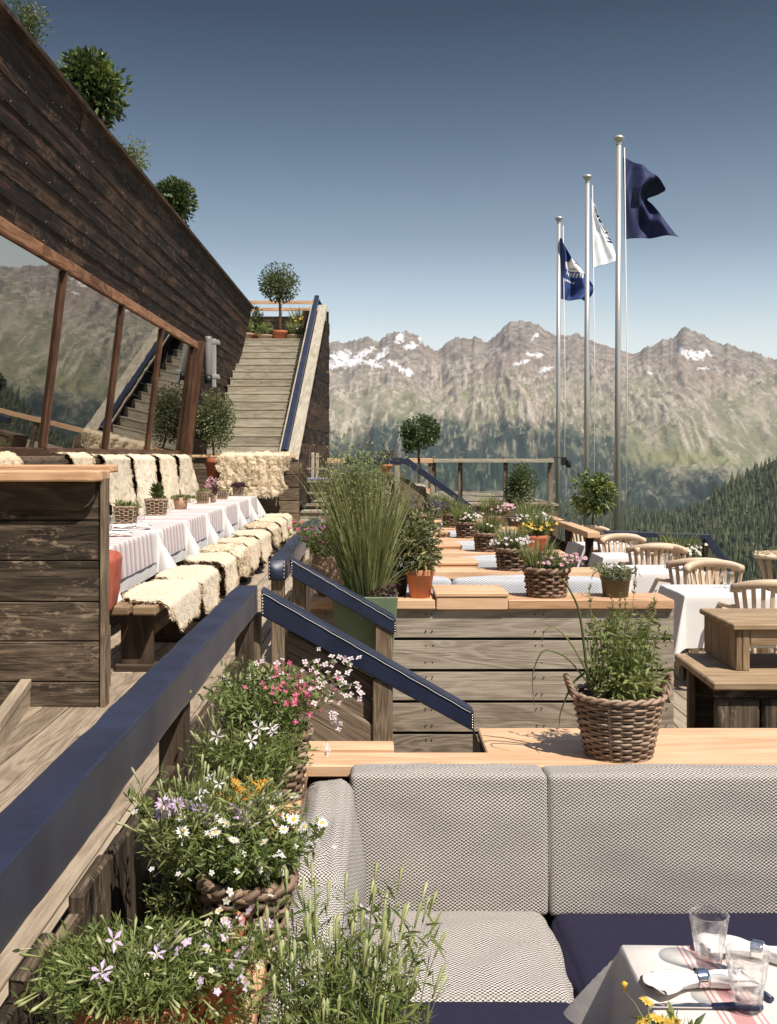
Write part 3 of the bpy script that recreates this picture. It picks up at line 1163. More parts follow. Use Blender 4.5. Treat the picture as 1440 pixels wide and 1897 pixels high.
g.build('parapet_cladding', W_BROWN, chalet)
MULL = [-.9, .9, 3.1, 5.45, 7.80, 10.16, 12.50, 14.82, 17.42]
upv = np.array([SX1 - SX0, 0, SZ1])
ul = np.linalg.norm(upv)
upv /= ul
nv = np.array([upv[2], 0, -upv[0]])
frame = G()
base = np.array([SX0, 0, Z(0)])
hb = G()
y = Y0B
while y < YW + .1:
    e = min(y + R.uniform(1.6, 3.2), YW + .1)
    hb.obox(base + upv * (ul - .005) + nv * .012 + np.array([0, (y + e) / 2, 0]), (0, 1, 0), upv, nv, e - y - .004, .105, .08)
    y = e
hb.build('head_beam', W_HEAD, chalet, bevel=.005)
frame.obox(base + upv * .03 + nv * .0 + np.array([0, (Y0B + YW) / 2, 0]), (0, 1, 0), upv, nv, YW - Y0B + .2, .07, .08)
for y in MULL:
    wd = .055 if y < 17 else .18
    frame.obox(base + upv * ul * .5 + nv * .018 + np.array([0, y, 0]), upv, (0, 1, 0), nv, ul - .13, wd, .06)
fr = frame.build('window', W_RED, chalet, bevel=.006)
for a, b in zip(MULL[:-1], MULL[1:]):
    g = G()
    g.obox(base + upv * ul * .5 + nv * .0 + np.array([0, (a + b) / 2, 0]), (0, 1, 0), upv, nv, b - a - .06, ul - .13, .02)
    g.build('pane', MIRROR, fr)
g = G()
g.plank((SX0 + .06, YW + .20, Z(-.0)), (SX1 + .06, YW + .20, Z(1.86)), .16, .16, (1, 0, 0))
g.build('corner_post', W_RED, chalet, bevel=.008)

lamp = thing('wall_heater', 'grey ribbed wall heater on a bright bracket beyond the last window', 'heater', (-2.82, 18.1, Z(1.6)))
g = G()
c = P(386, 660, 18.0)
g.lathe([(.0, -.33), (.07, -.33), (.085, -.30), (.085, .20), (.075, .24), (.08, .27), (.07, .33), (0, .34)], 10, c, sx=.8)
g.build('housing', LAMPGREY, lamp)
g = G()
g.lathe([(.0, -.45), (.06, -.45), (.07, -.33), (0, -.33)], 12, c)
g.build('burner', BLACK, lamp)
g = G()
g.box(c.x + .055, c.x + .12, c.y + .03, c.y + .12, c.z - .52, c.z + .30)
for zz in (-.34, .24):
    g.box(c.x + .02, c.x + .17, c.y + .02, c.y + .20, c.z + zz - .03, c.z + zz + .04)
g.box(c.x - .17, c.x + .06, c.y + .10, c.y + .15, c.z - .3, c.z - .26)
g.build('bracket', LAMPWHITE, lamp, bevel=.01)

# ------------------------------------------------------------------ stair up to the roof terrace
st = thing('roof_stair', 'pale wooden stair climbing beside the chalet to the roof terrace', 'stairs', (-2.2, 18.3, Z(0)))
NS = 16
g = G()
for k in range(NS):
    z1 = k * .172
    y = 18.32 + k * .38
    xr = -1.62 + .04 * k / 15
    g.box(-2.92, xr, y, y + .035, Z(z1) - .172, Z(z1) - .032)
    g.box(-2.93, xr, y - .007, y + .40, Z(z1) - .03, Z(z1) + R.uniform(-.003, .003))
g.build('tread', W_STEP, st, bevel=.005)
g = G()
for k in range(NS):
    y = 18.36 + k * .38
    g.box(-2.9, -1.62, y, 24.6, Z(k * .172) - .20, Z(k * .172) - .034)
g.box(-2.9, -1.62, 18.36, 24.6, DECK, Z(-.21))
g.build('stringer', W_DARK, st)
par = thing('stair_parapet', 'sloping plank parapet with a blue leather rail beside the roof stair', 'parapet', (-1.4, 18.2, DECK))
B = [np.array(P(513.6, 852, 18.2)), np.array(P(553, 854, 18.2))]
T = [np.array(P(577, 556, 24.5)), np.array(P(607.5, 568, 24.5))]
T[0][2] = T[1][2] + .06
g = G()
fr_ = lambda f: (B[0] * (1 - f) + B[1] * f, T[0] * (1 - f) + T[1] * f)
slope = (T[1] - B[1]) / np.linalg.norm(T[1] - B[1])
upn = np.cross(np.array([1, 0, 0]), slope)
for f0, f1 in ((0, .10), (.44, 1.0)):
    a, b = fr_((f0 + f1) / 2)
    wd = np.linalg.norm(B[1] - B[0]) * (f1 - f0)
    g.plank(a, b, wd - .004, .06, upn)
g.build('coping', W_STEP, par, bevel=.006)
a, b = fr_(.27)
g = G()
g.plank(a + slope * .25 + upn * .03, b + slope * .35 + upn * .05, .105, .11, upn)
e = b + slope * .35 + upn * .05
g.plank(e + np.array([-.03, 0, 0]), e + np.array([.13, .1, -.26]), .09, .09, (0, 1, 0))
g.build('handrail', LEATHER, par, bevel=.018, segs=2)
g = G()
nb = 15
for k in range(nb):                                          # boards of the outer side, stepped up the slope
    z0 = LAND + (T[1][2] - .1 - LAND) * k / nb
    z1 = LAND + (T[1][2] - .1 - LAND) * (k + 1) / nb
    f = np.clip((z1 - B[1][2] + .10) / (T[1][2] - B[1][2]), 0, 1)
    y = B[1][1] + (T[1][1] - B[1][1]) * f + .05
    x0 = B[1][0] + (T[1][0] - B[1][0]) * f - .03
    g.plank((x0, y, (z0 + z1) / 2), (T[1][0] + .01 + .012 * (k % 2), T[1][1] + .02 + .03 * (k % 3), (z0 + z1) / 2), .035, z1 - z0 - .006, (0, 0, 1))
g.box(-1.62, -1.12, 24.3, 24.5, LAND, T[1][2] - .12)
g.prism([(-1.60, DECK), (-1.30, DECK), (-1.30, Z(-.10)), (-1.60, Z(-.10))], 18.22, 18.6)
g.build('side_boards', W_DARK, par)
g = G()
g.plank(P(602, 690, 23.9), P(602, 850, 23.9), .07, .07, (0, 1, 0))
g.plank(P(596, 688, 23.7), P(606, 690, 24.0), .12, .06)
g.build('downpipe', W_BROWN, par)

rt = thing('roof_terrace', 'small roof terrace with a two bar wooden railing above the stair', 'terrace', (-2.2, 25.5, Z(2.58)))
g = G()
g.box(-4.2, -1.35, 24.4, 27.5, Z(2.30), Z(2.57))
g.build('floor', W_STEP, rt)
g = G()
for yy in (560, 573):
    g.plank(P(440, yy, 26.2), P(588, yy, 26.2), .06, .075)
for xx in (455, 520, 580):
    g.plank(P(xx, 628, 26.25), P(xx, 556, 26.25), .06, .06, (0, 1, 0))
g.build('railing', W_NEW, rt)
g = G()
g.prism([(P(x, y, 26).x, P(x, y, 26).z) for x, y in ((438, 632), (438, 586), (580, 586), (580, 632))], 26.0, 26.1)
g.build('parapet_board', W_DARK, rt)

# end wall of the deck under the stair foot
ew = thing('deck_end_wall', 'low boarded wall with a fresh larch coping below the stair foot', 'wall', (-2.2, 18.1, DECK))
g = G()
boards_x(g, -3.3, -1.62, 18.02, .05, DECK, Z(-.055), .235, .007)
g.build('boards', W_BROWN, ew, bevel=.004)
g = G()
g.box(-3.3, -1.33, 17.97, 18.20, Z(-.052), Z(-.005))
g.build('coping', W_NEW, ew, bevel=.006)
g = G()
for k in range(6):
    z0 = DECK + .01 + k * .215
    g.box(-1.61, -1.27, 17.98, 18.10, z0, z0 + .205)
g.build('end_post', W_BROWN, ew, bevel=.006)

# ------------------------------------------------------------------ handrails
def rail_y(g, x0, x1, y0, y1, z0, z1, seed=1, amp=.0025, st=.04):
    """padded leather rail running away from the viewer"""
    n = max(3, int((y1 - y0) / st))
    k = 32
    th = np.arange(k) * 2 * PI / k + PI / k
    cx, cz, hx_, hz_ = (x0 + x1) / 2, (z0 + z1) / 2, (x1 - x0) / 2, (z1 - z0) / 2
    secs = []
    sq = lambda v: np.sign(v) * np.abs(v) ** .13
    for i in range(n + 1):
        y = y0 + (y1 - y0) * i / n
        nz = fbm(np.full(k, y * 3.2), np.cos(th) * .9 + 5 + np.sin(th) * .3, seed, 3)
        s = 1 + 0 * th
        X = cx + sq(np.cos(th)) * hx_ * (1 + nz * amp / hx_ * 2.0)
        Zz = cz + sq(np.sin(th)) * hz_ * (1 + nz * amp / hz_ * 2.0)
        secs.append(np.stack([X, y + 0 * th, Zz], -1))
    return g.loft(secs)


def stud(g, p, r=.0036, mat=0):
    p = np.asarray(p, float)
    g.lathe([(r, .0), (r * .75, r * .5), (0, r * .7)], 6, (0, 0, 0), mat)
    v = g.v[-1]
    g.v[-1] = np.stack([v[:, 0] + p[0], p[1] - v[:, 2], v[:, 1] + p[2]], -1)


hr = thing('handrail', 'long navy leather handrail along the deck edge, nearest the viewer', 'handrail', (-.56, 2.8, DECK))
g = G()
rail_y(g, -.601, -.512, .9, 4.70, Z(-.687), Z(-.570), 4)
g.build('rail', LEATHER, hr)
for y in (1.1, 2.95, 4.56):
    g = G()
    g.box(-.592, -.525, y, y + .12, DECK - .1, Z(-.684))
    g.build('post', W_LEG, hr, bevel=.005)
wl = thing('kick_board_wall', 'low dark plank wall under the near handrail, behind the flower pots', 'wall', (-.58, 2.8, FLOOR))
g = G()
y = .9
while y < 4.56:
    wd = R.uniform(.16, .24)
    g.box(-.575, -.548 + R.uniform(-.004, .004), y, min(y + wd - .006, 4.56), FLOOR, Z(-.835) + R.uniform(-.022, .018))
    y += wd
g.box(-.615, -.577, .9, 4.6, FLOOR, Z(-.90))
g.build('planks', W_PANEL, wl, bevel=.006)


def slope_rail(name, label, d, poly, thread, posts, studs, parent_kind='handrail', dep=.10):
    t = thing(name, label, parent_kind, (P(*poly[0], d).x, d, FLOOR))
    g = G()
    g.prism([(P(x, y, d).x, P(x, y, d).z) for x, y in poly], d, d + dep)
    g.build('rail', LEATHER, t, bevel=.006, segs=2)
    for a, b in thread:
        g = G()
        p, q = P(*a, d), P(*b, d)
        pts = [p.lerp(q, i / 24) + Vector((0, -.003, .0012 * math.sin(i * 2.1))) for i in range(25)]
        g.tube(pts, .0016, 4)
        g.build('stitching', THREAD, t)
    mid = sum(q[0] for q in studs) / max(1, len(studs))
    for side in (False, True):
        row = [q for q in studs if (q[0] > mid) == side]
        if row:
            g = G()
            for x, y in row:
                stud(g, P(x, y, d - .0005))
            g.build('stud_row', BRASS, t)
    for (x0, y0, x1, y1, dd, th, m) in posts:
        g = G()
        a, b = P(x0, y0, dd), P(x1, y1, dd)
        g.box(a.x, b.x, dd, dd + th, b.z, a.z)
        g.build('post', m, t, bevel=.006)
    return t


sr = slope_rail('sloping_handrail', 'navy leather rail sloping down beside the steps, nearer of the two', 4.66,
                [(484, 1091), (868, 1311), (878, 1319), (879, 1354), (872, 1353), (484, 1141)],
                [((487, 1099), (872, 1320))],
                [(690, 1258, 728, 1384, 4.67, .07, W_BROWN), (467, 1138, 482, 1236, 4.72, .08, W_BROWN)],
                [(486.5, 1103 + 5.6 * i) for i in range(7)] + [(875.5, 1325 + 4.6 * i) for i in range(6)])
g = G()
ang = math.atan(-.57)
d = 4.72
pz = lambda pts: [(P(x, y, d).x, P(x, y, d).z) for x, y in pts]
g.prism(pz([(533, 1168), (690, 1257), (690, 1296), (533, 1206)]), d, d + .03, 0, ang)
g.prism(pz([(533, 1208), (690, 1298), (690, 1346), (533, 1256)]), d + .003, d + .03, 0, ang)
g.prism(pz([(480, 1217), (727, 1361), (727, 1400), (620, 1400), (480, 1318)]), d - .035, d - .004, 0, ang)
g.prism(pz([(480, 1322), (616, 1402), (616, 1560), (480, 1560)]), d - .03, d - .004, 0, ang)
g.build('side_boards', W_BROWN, sr, bevel=.005)

hr2 = thing('handrail', 'navy leather handrail continuing along the deck behind the steps', 'handrail', (-.53, 7.4, DECK))
g = G()
rail_y(g, -.578, -.482, 5.84, 9.6, Z(-.682), Z(-.570), 9)
g.build('rail', LEATHER, hr2)
for x in (-.572, -.492):
    g = G()
    for i in range(5):
        stud(g, (x, 5.838, Z(-.585) - .02 * i))
    g.build('stud_row', BRASS, hr2)
for y in (5.87, 7.6, 9.3):
    g = G()
    g.box(-.566, -.496, y, y + .08, DECK - .1, Z(-.68))
    g.build('post', W_BROWN, hr2, bevel=.006)
g = G()
for k in range(7):
    g.box(-.55, -.52, 6.4 + .46 * k, 6.4 + .46 * k + .445, FLOOR, Z(-.86) + R.uniform(-.02, .02))
g.build('boards', W_BROWN, hr2, bevel=.004)
slope_rail('sloping_handrail', 'navy leather rail sloping past the green planter, farther of the two', 5.84,
           [(536, 1033), (727, 1141), (734, 1149), (735, 1176), (729, 1175), (540, 1069)],
           [((541, 1039), (729, 1149))],
           [(695, 1157, 727, 1300, 5.85, .07, W_BROWN), (542, 1068, 566, 1170, 5.90, .07, W_BROWN)],
           [(540.5, 1043 + 5 * i) for i in range(5)] + [(732, 1155 + 4.5 * i) for i in range(5)])

# ------------------------------------------------------------------ panelled booth end on the deck
bp = thing('booth_end', 'scuffed dark plank booth end with a rounded larch rail on top', 'booth', (-2.1, 6.1, DECK))
g = G()
rows = [1312, 1262, 1187, 1114, 1038, 963, 874]
for a, b in zip(rows[:-1], rows[1:]):
    za, zb = P(0, a, 6.07).z, P(0, b, 6.07).z
    o = R.uniform(-.004, .004)
    g.box(-2.75, -1.545, 6.07 + o, 6.11 + o, za, zb - .006)
g.build('panel', W_PANEL, bp, bevel=.004)
g = G()
g.box(-2.75, -1.55, 6.118, 6.14, DECK, Z(-.14))
g.build('backing', W_LEG, bp)
for q in ((-1.543, -1.515, 6.05, 6.16, DECK, Z(-.13)), (-1.685, -1.63, 6.62, 6.66, DECK, Z(-1.05))):
    g = G()
    g.box(*q)
    g.build('post', W_BROWN, bp, bevel=.004)
g = G()
arc = [(-1.60 + .075 * math.cos(a), 0) for a in (0,)]
pl = [(-2.75, 5.94), (-1.60, 5.94)] + [(-1.60 + .075 * math.sin(a), 6.03 - .09 * math.cos(a)) for a in np.linspace(.2, PI / 2, 7)] + [(-1.525, 6.22), (-2.75, 6.22)]


def slab(g, pl, z0, z1, mat=0):
    """a flat plate from an (x, y) outline"""
    k = len(g.v)
    c0 = len(g.ch)
    g.prism([(x, y) for x, y in pl], z0, z1, mat)
    v = g.v[k]
    g.v[k] = np.stack([v[:, 0], v[:, 2], v[:, 1]], -1)
    for i in range(c0, len(g.ch)):
        f, uv, m, s = g.ch[i]
        g.ch[i] = (f[:, ::-1], uv.reshape(len(f), -1, 2)[:, ::-1].reshape(-1, 2), m, s)


slab(g, pl, Z(-.150), Z(-.088))
slab(g, [(-2.75, 6.26), (-1.54, 6.26), (-1.52, 6.28), (-1.52, 6.40), (-2.75, 6.40)], Z(-.105), Z(-.060))
g.build('rail', W_NEW, bp, bevel=.010, segs=2)
g = G()
g.prism([(-2.75, Z(-.152)), (-1.565, Z(-.152))] + [(-1.665 + .1 * math.cos(a), Z(-.215) - .095 * math.sin(a)) for a in np.linspace(.15, PI / 2, 8)] + [(-2.75, Z(-.31))], 6.03, 6.066)
g.build('scroll_board', W_LEG, bp, bevel=.004)
g = G()
a, b = P(58, 1256, 6.06), P(0, 1336, 5.2)
g.plank(a - Vector((.03, 0, .03)), b - Vector((.03, 0, .03)), .06, .05)
g.plank(a - Vector((.02, 0, .11)), b - Vector((.02, 0, .11)), .03, .12)
g.build('foot_board', W_DECK, bp, bevel=.004)

# ------------------------------------------------------------------ booths of the terrace
def booth(label, d, xl, xr, k, front):
    """a boarded booth back: coping, boards, raised lid"""
    t = thing('booth_partition', label, 'booth wall', ((xl + xr) / 2, d + .15, FLOOR), 0, 'boarded booth backs on the terrace')
    g = G()
    if front:
        z = CAP - .062
        while z > FLOOR + .05:
            g.box(xl, xr, d + .03 + R.uniform(-.004, .004), d + .065, max(z - .168, FLOOR), z)
            z -= .187
    else:
        boards_x(g, xl, xr, d + .03, .03, FLOOR, CAP - .06, .187, .014)
    if front:
        z = CAP - .062
        while z > FLOOR + .05:
            for x in (xl + .10, .30, .34, .96, 1.0, xr - .045):
                for dz in (.03, .13):
                    g.obox((x + R.uniform(-.008, .008), d + .0262, z - dz), (1, 0, 0), (0, 0, 1), (0, 1, 0), .009, .009, .002, 1)
            z -= .187
    g.build('boards', [W_GREY, BLACK], t, bevel=.004)
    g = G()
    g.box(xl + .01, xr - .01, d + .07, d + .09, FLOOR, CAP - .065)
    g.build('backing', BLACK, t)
    g = G()
    if front:
        for a, b in ((xl, -.0), (-.0, .36), (.79, xr)):
            g.box(a, b - .004, d, d + .17, CAP - .058, CAP - .004 * R.random())
            g.box(a, b - .004, d + .174, d + .34, CAP - .058, CAP - .004 * R.random())
    else:
        x = xl
        for b in (xl + .55 + .2 * R.random(), xr):
            g.box(x, b - .005, d, d + .30, CAP - .060, CAP - .004 * R.random())
            x = b
    g.build('coping', W_NEW, t, bevel=.005)
    g = G()
    y0 = d if front else d + .31
    g.box(.362, .788, y0, y0 + .38, CAP - .062, CAP + .012)
    g.box(.356, .794, y0 - .006, y0 + .40, CAP + .014, CAP + .040)
    g.build('lid', W_NEW, t, bevel=.006)
    return t


DK = [6.40, 7.94, 9.48, 11.05, 12.6, 14.2]
BL = ['grey boarded booth back with dark gaps, closest to the steps', 'booth back with larch coping behind the terracotta pot', 'booth back in the middle of the terrace rows',
      'fourth booth back up the terrace, counted from the steps', 'fifth booth back, near the far stair', 'booth back farthest from the viewer, at the far stair foot']
for k, dk in enumerate(DK):
    booth(BL[k], dk, -.385 if k == 0 else -.35, 1.78 if k == 0 else 1.68, k, k == 0)


def cushion(name, label, cx, cy, cz, sx, sy, sz, mat, rx=0.0, rz=0.0, p=5.0, group=None, uvrot=False, piping=False, sag=.0, n=22, rr_=.28, pf=1.0):
    """padded box: a superellipsoid-edged block with welt; sx wide, sy deep, sz high"""
    g = G()
    faces = [((1, 0, 0), (0, 0, 1), (0, -1, 0), sx, sz, sy), ((1, 0, 0), (0, 0, -1), (0, 1, 0), sx, sz, sy), ((1, 0, 0), (0, 1, 0), (0, 0, 1), sx, sy, sz),
             ((1, 0, 0), (0, -1, 0), (0, 0, -1), sx, sy, sz), ((0, 1, 0), (0, 0, 1), (1, 0, 0), sy, sz, sx), ((0, -1, 0), (0, 0, 1), (-1, 0, 0), sy, sz, sx)]
    M = Matrix.Rotation(rz, 3, 'Z') @ Matrix.Rotation(rx, 3, 'X')
    M = np.array(M)
    mn = min(sx, sy, sz)
    r = mn * rr_
    sd = int(abs(cx * 100 + cy * 31)) % 90
    for a, b, nn, la, lb, ln in faces:
        a, b, nn = (np.array(q, float) for q in (a, b, nn))
        u = np.tanh(np.linspace(-1, 1, n) * 1.9) / math.tanh(1.9)
        U, V = np.meshgrid(u, u, indexing='ij')
        q = U[..., None] * a * la / 2 + V[..., None] * b * lb / 2 + nn * ln / 2
        half = np.array([sx, sy, sz]) / 2
        core = np.clip(q, -(half - r), half - r)
        dv = q - core
        ln_ = np.linalg.norm(dv, axis=-1, keepdims=True)
        q = core + dv / np.maximum(ln_, 1e-9) * r
        puff = (1 - U ** 2) * (1 - V ** 2)
        q = q + nn * pf * (puff * mn * .13 + mn * .16 * fbm(U * 1.6 + sd, V * 1.6, sd, 3) * (1 - U ** 4) * (1 - V ** 4))[..., None]
        q = q @ M.T + np.array([cx, cy, cz])
        uv = np.stack([U * la / 2, V * lb / 2], -1)
        g.grid(q, uv)
    if piping:
        a = np.linspace(0, 2 * PI, 73)[:-1]
        hx2, hz2, cr = sx / 2 - r * .25, sz / 2 - r * .25, .035
        pts = []
        for (ex, ez, a0) in ((1, 1, 0), (-1, 1, PI / 2), (-1, -1, PI), (1, -1, 1.5 * PI)):
            for q in np.linspace(0, PI / 2, 6):
                pts.append((ex * (hx2 - cr) + cr * math.cos(a0 + q), -sy / 2 + r * .25, ez * (hz2 - cr) + cr * math.sin(a0 + q)))
        pts = np.array(pts)
        g.tube(pts @ M.T + np.array([cx, cy, cz]), .0042, 6, True)
    mats = [mat]
    o = g.build(name, mats, origin=(cx, cy, cz))
    return tag(o, label, 'cushion', group)


for k in range(1, 6):
    dk = DK[k]
    xs = [-.33, .52 + .04 * k, 1.66] if k < 3 else [-.33, .45, 1.66]
    nm = ['', 'first', 'second', 'third', 'fourth', 'fifth'][k]
    where = ['', 'behind the terracotta pot', 'in the second row beyond the steps', 'in the third row beyond the steps', 'in the fourth row beyond the steps', 'in the farthest row of the terrace'][k]
    for s, (a, b) in enumerate(zip(xs[:-1], xs[1:])):
        cushion('back_cushion', 'pale blue grey back cushion %s, %s half' % (where, 'stair side' if s == 0 else 'mountain side'), (a + b) / 2, dk - .075, Z(-1.10), b - a - .012, .13, .40, WEAVE_FAR, rx=-.12, group='pale booth cushions')

# the sofa booth in front
sb = thing('sofa_booth', 'built-in larch booth round the woven sofa cushions', 'booth', (.6, 3.0, FLOOR))
g = G()
g.box(-.20, 3.2, 2.985, 3.118, CAP - .034, CAP)
g.box(.325, 3.2, 3.135, 3.42, CAP - .036, CAP - .006)
g.box(-.20, .055, 3.122, 3.205, CAP - .036, CAP + .010)
g.box(-.352, -.185, 1.0, 2.98, CAP - .036, CAP)
g.box(-.50, -.205, 2.985, 3.12, CAP - .40, CAP - .37)
g.box(-.18, 3.2, 1.0, 1.20, CAP - .036, CAP - .002)
g.box(-.18, 3.2, 1.204, 1.40, CAP - .036, CAP)
g.build('coping', W_NEW, sb, bevel=.004)
g = G()
boards_x(g, -.18, 3.2, 3.03, .03, FLOOR, CAP - .038, .19, .008)
for k in range(5):
    g.box(-.24, -.205, 1.0, 3.02, FLOOR + .185 * k, FLOOR + .185 * k + .177)
g.box(-.2, 3.2, 1.15, 1.2, FLOOR, CAP - .04)
boards_x(g, -.20, .3, 3.165, .03, FLOOR, CAP - .04, .19, .008)
g.box(-.545, -.33, 1.0, 3.2, Z(-1.14), Z(-1.11))
g.box(-.345, -.33, 1.0, 3.0, Z(-1.11), CAP - .04)
boards_x(g, .33, 3.2, 3.40, .03, FLOOR, CAP - .04, .19, .008)
g.build('boards', W_BROWN, sb, bevel=.004)
g = G()
g.box(-.2, 3.2, 2.42, 3.0, FLOOR, Z(-1.30))
g.box(-.2, .42, 1.4, 2.42, FLOOR, Z(-1.305))
g.build('seat_base', W_BROWN, sb)
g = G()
g.prism([(P(876, 1352, 3.43).x, P(876, 1345, 3.43).z), (P(894, 1393, 3.43).x, P(894, 1393, 3.43).z), (P(876, 1393, 3.43).x, P(876, 1393, 3.43).z)], 3.205, 3.43)  # black wedge standing in for the shadowed gap at the rail end
g.build('shadow_wedge', BLACK, sb)

SC = 'woven sofa cushions'
cushion('back_cushion', 'big woven grey back cushion in the sofa corner, below the leather rail end', .195, 2.905, Z(-1.034), .522, .125, .37, WEAVE, rx=-.07, group=SC, n=34, rr_=.12, pf=.45)
cushion('back_cushion', 'woven grey back cushion against the seam, below the wicker basket', .843, 2.905, Z(-1.036), .770, .125, .37, WEAVE, rx=-.07, group=SC, n=34, rr_=.12, pf=.45)
cushion('back_cushion', 'woven grey side cushion leaning on the flower pot ledge in the corner', -.105, 2.50, Z(-1.030), .68, .125, .36, WEAVE, rx=-.10, rz=PI / 2, group=SC, n=30)
cushion('back_cushion', 'woven grey side cushion behind the white budded plant', -.105, 1.83, Z(-1.035), .655, .125, .36, WEAVE, rx=-.10, rz=PI / 2, group=SC, n=30)
cushion('seat_cushion', 'woven grey corner seat pad of the sofa', .205, 2.60, Z(-1.245), .475, .46, .115, WEAVE, group=SC, n=30)
cushion('seat_cushion', 'dark indigo seat pad behind the white table', .90, 2.60, Z(-1.250), .88, .46, .115, VELVET, group=SC)
cushion('seat_cushion', 'dark indigo seat pad beside the table corner, behind the white buds', .205, 2.02, Z(-1.240), .475, .66, .12, VELVET, group=SC)

# ------------------------------------------------------------------ far stair, rails and glass fence
fs = slope_rail('stair_handrail', 'navy leather rail running level then down the far stair', 17.0,
                [(640, 848), (756, 848), (878, 938), (886, 946), (886, 955), (876, 949), (752, 860), (640, 860)], [], [(731, 860, 741, 960, 17.01, .06, W_GREY), (797, 890, 806, 965, 17.01, .06, W_GREY)], [])
g = G()
d = 17.12
g.prism([(P(x, y, d).x, P(x, y, d).z) for x, y in ((733, 884), (757, 888), (834, 944), (834, 962), (733, 962))], d, d + .04, 0, math.atan(-.72))
g.prism([(P(x, y, d).x, P(x, y, d).z) for x, y in ((640, 884), (731, 884), (731, 968), (640, 968))], d, d + .04)
g.build('side_boards', W_BROWN, fs, bevel=.01)
g = G()
for k in range(4):
    a, b = P(758 + 22 * k, 900 + 16 * k, 17.2), P(790 + 22 * k, 900 + 16 * k, 17.2)
    g.box(a.x, b.x, 17.2, 18.6, FLOOR, a.z)
g.box(P(755, 0, 15.8).x, P(790, 0, 15.8).x, 15.7, 16.2, FLOOR, P(0, 951, 15.7).z)
struct(g.build('far_steps', W_STEP, bevel=.01))
ff = thing('timber_rail_fence', 'light timber rail on posts across the far terrace', 'fence', (.2, 20.0, LAND))
g = G()
a, b = P(606, 849, 20), P(802, 858, 20)
g.box(a.x, b.x, 20, 20.06, b.z, a.z)
g.build('rail', W_NEW, ff, bevel=.006)
for x in (612, 700, 797):
    g = G()
    g.plank(P(x, 932, 20.07), P(x, 858, 20.07), .07, .07, (0, 1, 0))
    g.build('post', W_BROWN, ff)
gf = thing('glass_fence', 'clear glass fence with a pale top rail and wooden posts', 'fence', (2.3, 20.5, LAND))
g = G()
a, b = P(803, 850, 20.5), P(1026, 857, 20.5)
g.box(a.x, b.x, 20.48, 20.56, b.z, a.z)
g.build('top_rail', W_STEP, gf, bevel=.006)
px_ = [804, 853, 937, 1020]
for x in px_:
    g = G()
    wd = .10 if x > 1000 else .08
    g.plank(P(x, 950, 20.6), P(x, 846 if x < 1000 else 848, 20.6), wd, .08, (0, 1, 0))
    g.box(P(x - 3, 0, 20.5).x, P(x + 3, 0, 20.5).x, 20.46, 20.66, P(0, 866, 20.5).z, P(0, 864, 20.5).z, 1)
    g.build('post', [W_BROWN, BLACK], gf, bevel=.006)
for x0, x1 in zip(px_[:-1], px_[1:]):
    g = G()
    g.box(P(x0 + 4, 0, 20.52).x, P(x1 - 4, 0, 20.52).x, 20.515, 20.527, P(0, 946, 20.5).z, P(0, 858, 20.5).z)
    g.build('pane', PANE, gf)
g = G()
p = P(1046, 852, 20.9)
g.box(p.x - .05, p.x + .05, p.y, p.y + .1, p.z - .10, p.z + .06)
g.lathe([(.0, -.1), (.05, -.1), (.05, .05), (0, .06)], 10, (p.x + .08, p.y, p.z - .05))
g.plank(p + Vector((-.25, .02, .05)), p + Vector((.0, .02, .05)), .02, .02)
tag(g.build('floodlight', BLACK, origin=p, bevel=.01), 'small black floodlight fixed by the flagpole behind the glass fence', 'floodlight')

lf = thing('low_larch_rail', 'low larch rail on dark posts beside the farthest table', 'fence', (2.45, 13.6, FLOOR))
g = G()
g.box(2.36, 2.50, 12.0, 13.55, Z(-.93), Z(-.86))
g.box(2.36, 2.50, 13.56, 15.2, Z(-.93), Z(-.86))
g.build('rail', W_NEW, lf, bevel=.006)
for y in (12.2, 13.5, 15.0):
    g = G()
    g.box(2.39, 2.47, y, y + .08, FLOOR, Z(-.93))
    g.build('post', W_DARK, lf)
g = G()
for k in range(3):
    g.box(2.44, 2.47, 12.0, 15.2, FLOOR + .22 * k, FLOOR + .22 * k + .21)
g.build('boards', W_DARK, lf)
er = slope_rail('terrace_end_rail', 'navy leather rail closing the right hand end of the terrace', 13.0,
                [(1120, 983), (1306, 990), (1316, 990), (1363, 1058), (1352, 1062), (1306, 999), (1120, 992)], [], [(1304, 998, 1312, 1075, 13.02, .07, W_DARK), (1180, 992, 1187, 1075, 13.02, .07, W_DARK)], [])
g = G()
for k in range(3):
    g.box(2.55, 4.2, 13.05, 13.08, FLOOR + .12 + .15 * k, FLOOR + .14 + .15 * k)
g.build('wire', STEEL, er)

# ------------------------------------------------------------------ cabinets on the right
sc_ = thing('service_cabinet', 'open sided timber service cabinet behind the ledge of the wicker basket', 'cabinet', (2.3, 4.8, FLOOR))
g = G()
slab(g, [(1.41, 4.50), (3.2, 4.50), (3.2, 5.16), (1.43, 5.16)], Z(-.985), Z(-.95))
g.build('top', W_CAB, sc_, bevel=.006)
g = G()
x = 1.432
for wd in (.20, .21, .20, .2, .2, .2):
    g.box(x, x + wd - .012, 4.54, 4.57, FLOOR, Z(-1.03))
    x += wd
g.box(1.43, 3.2, 4.545, 4.575, Z(-1.03), Z(-.987))
g.build('front_planks', W_PANEL, sc_, bevel=.01)
g = G()
g.box(1.425, 1.455, 4.905, 4.935, FLOOR, Z(-.987))
g.box(1.44, 3.2, 4.94, 4.965, FLOOR, Z(-.99))
g.box(1.45, 3.2, 4.58, 4.935, Z(-1.36), Z(-1.33))
g.box(1.43, 1.46, 4.575, 4.90, Z(-1.36), Z(-1.31))
g.build('carcass', W_BROWN, sc_)
g = G()
c = Vector((1.445, 5.05, Z(-1.022)))
g.tube([c + Vector((-.012, 0, 0)), c + Vector((.02, 0, 0))], .036, 14)  # plain round black piece under the cabinet top
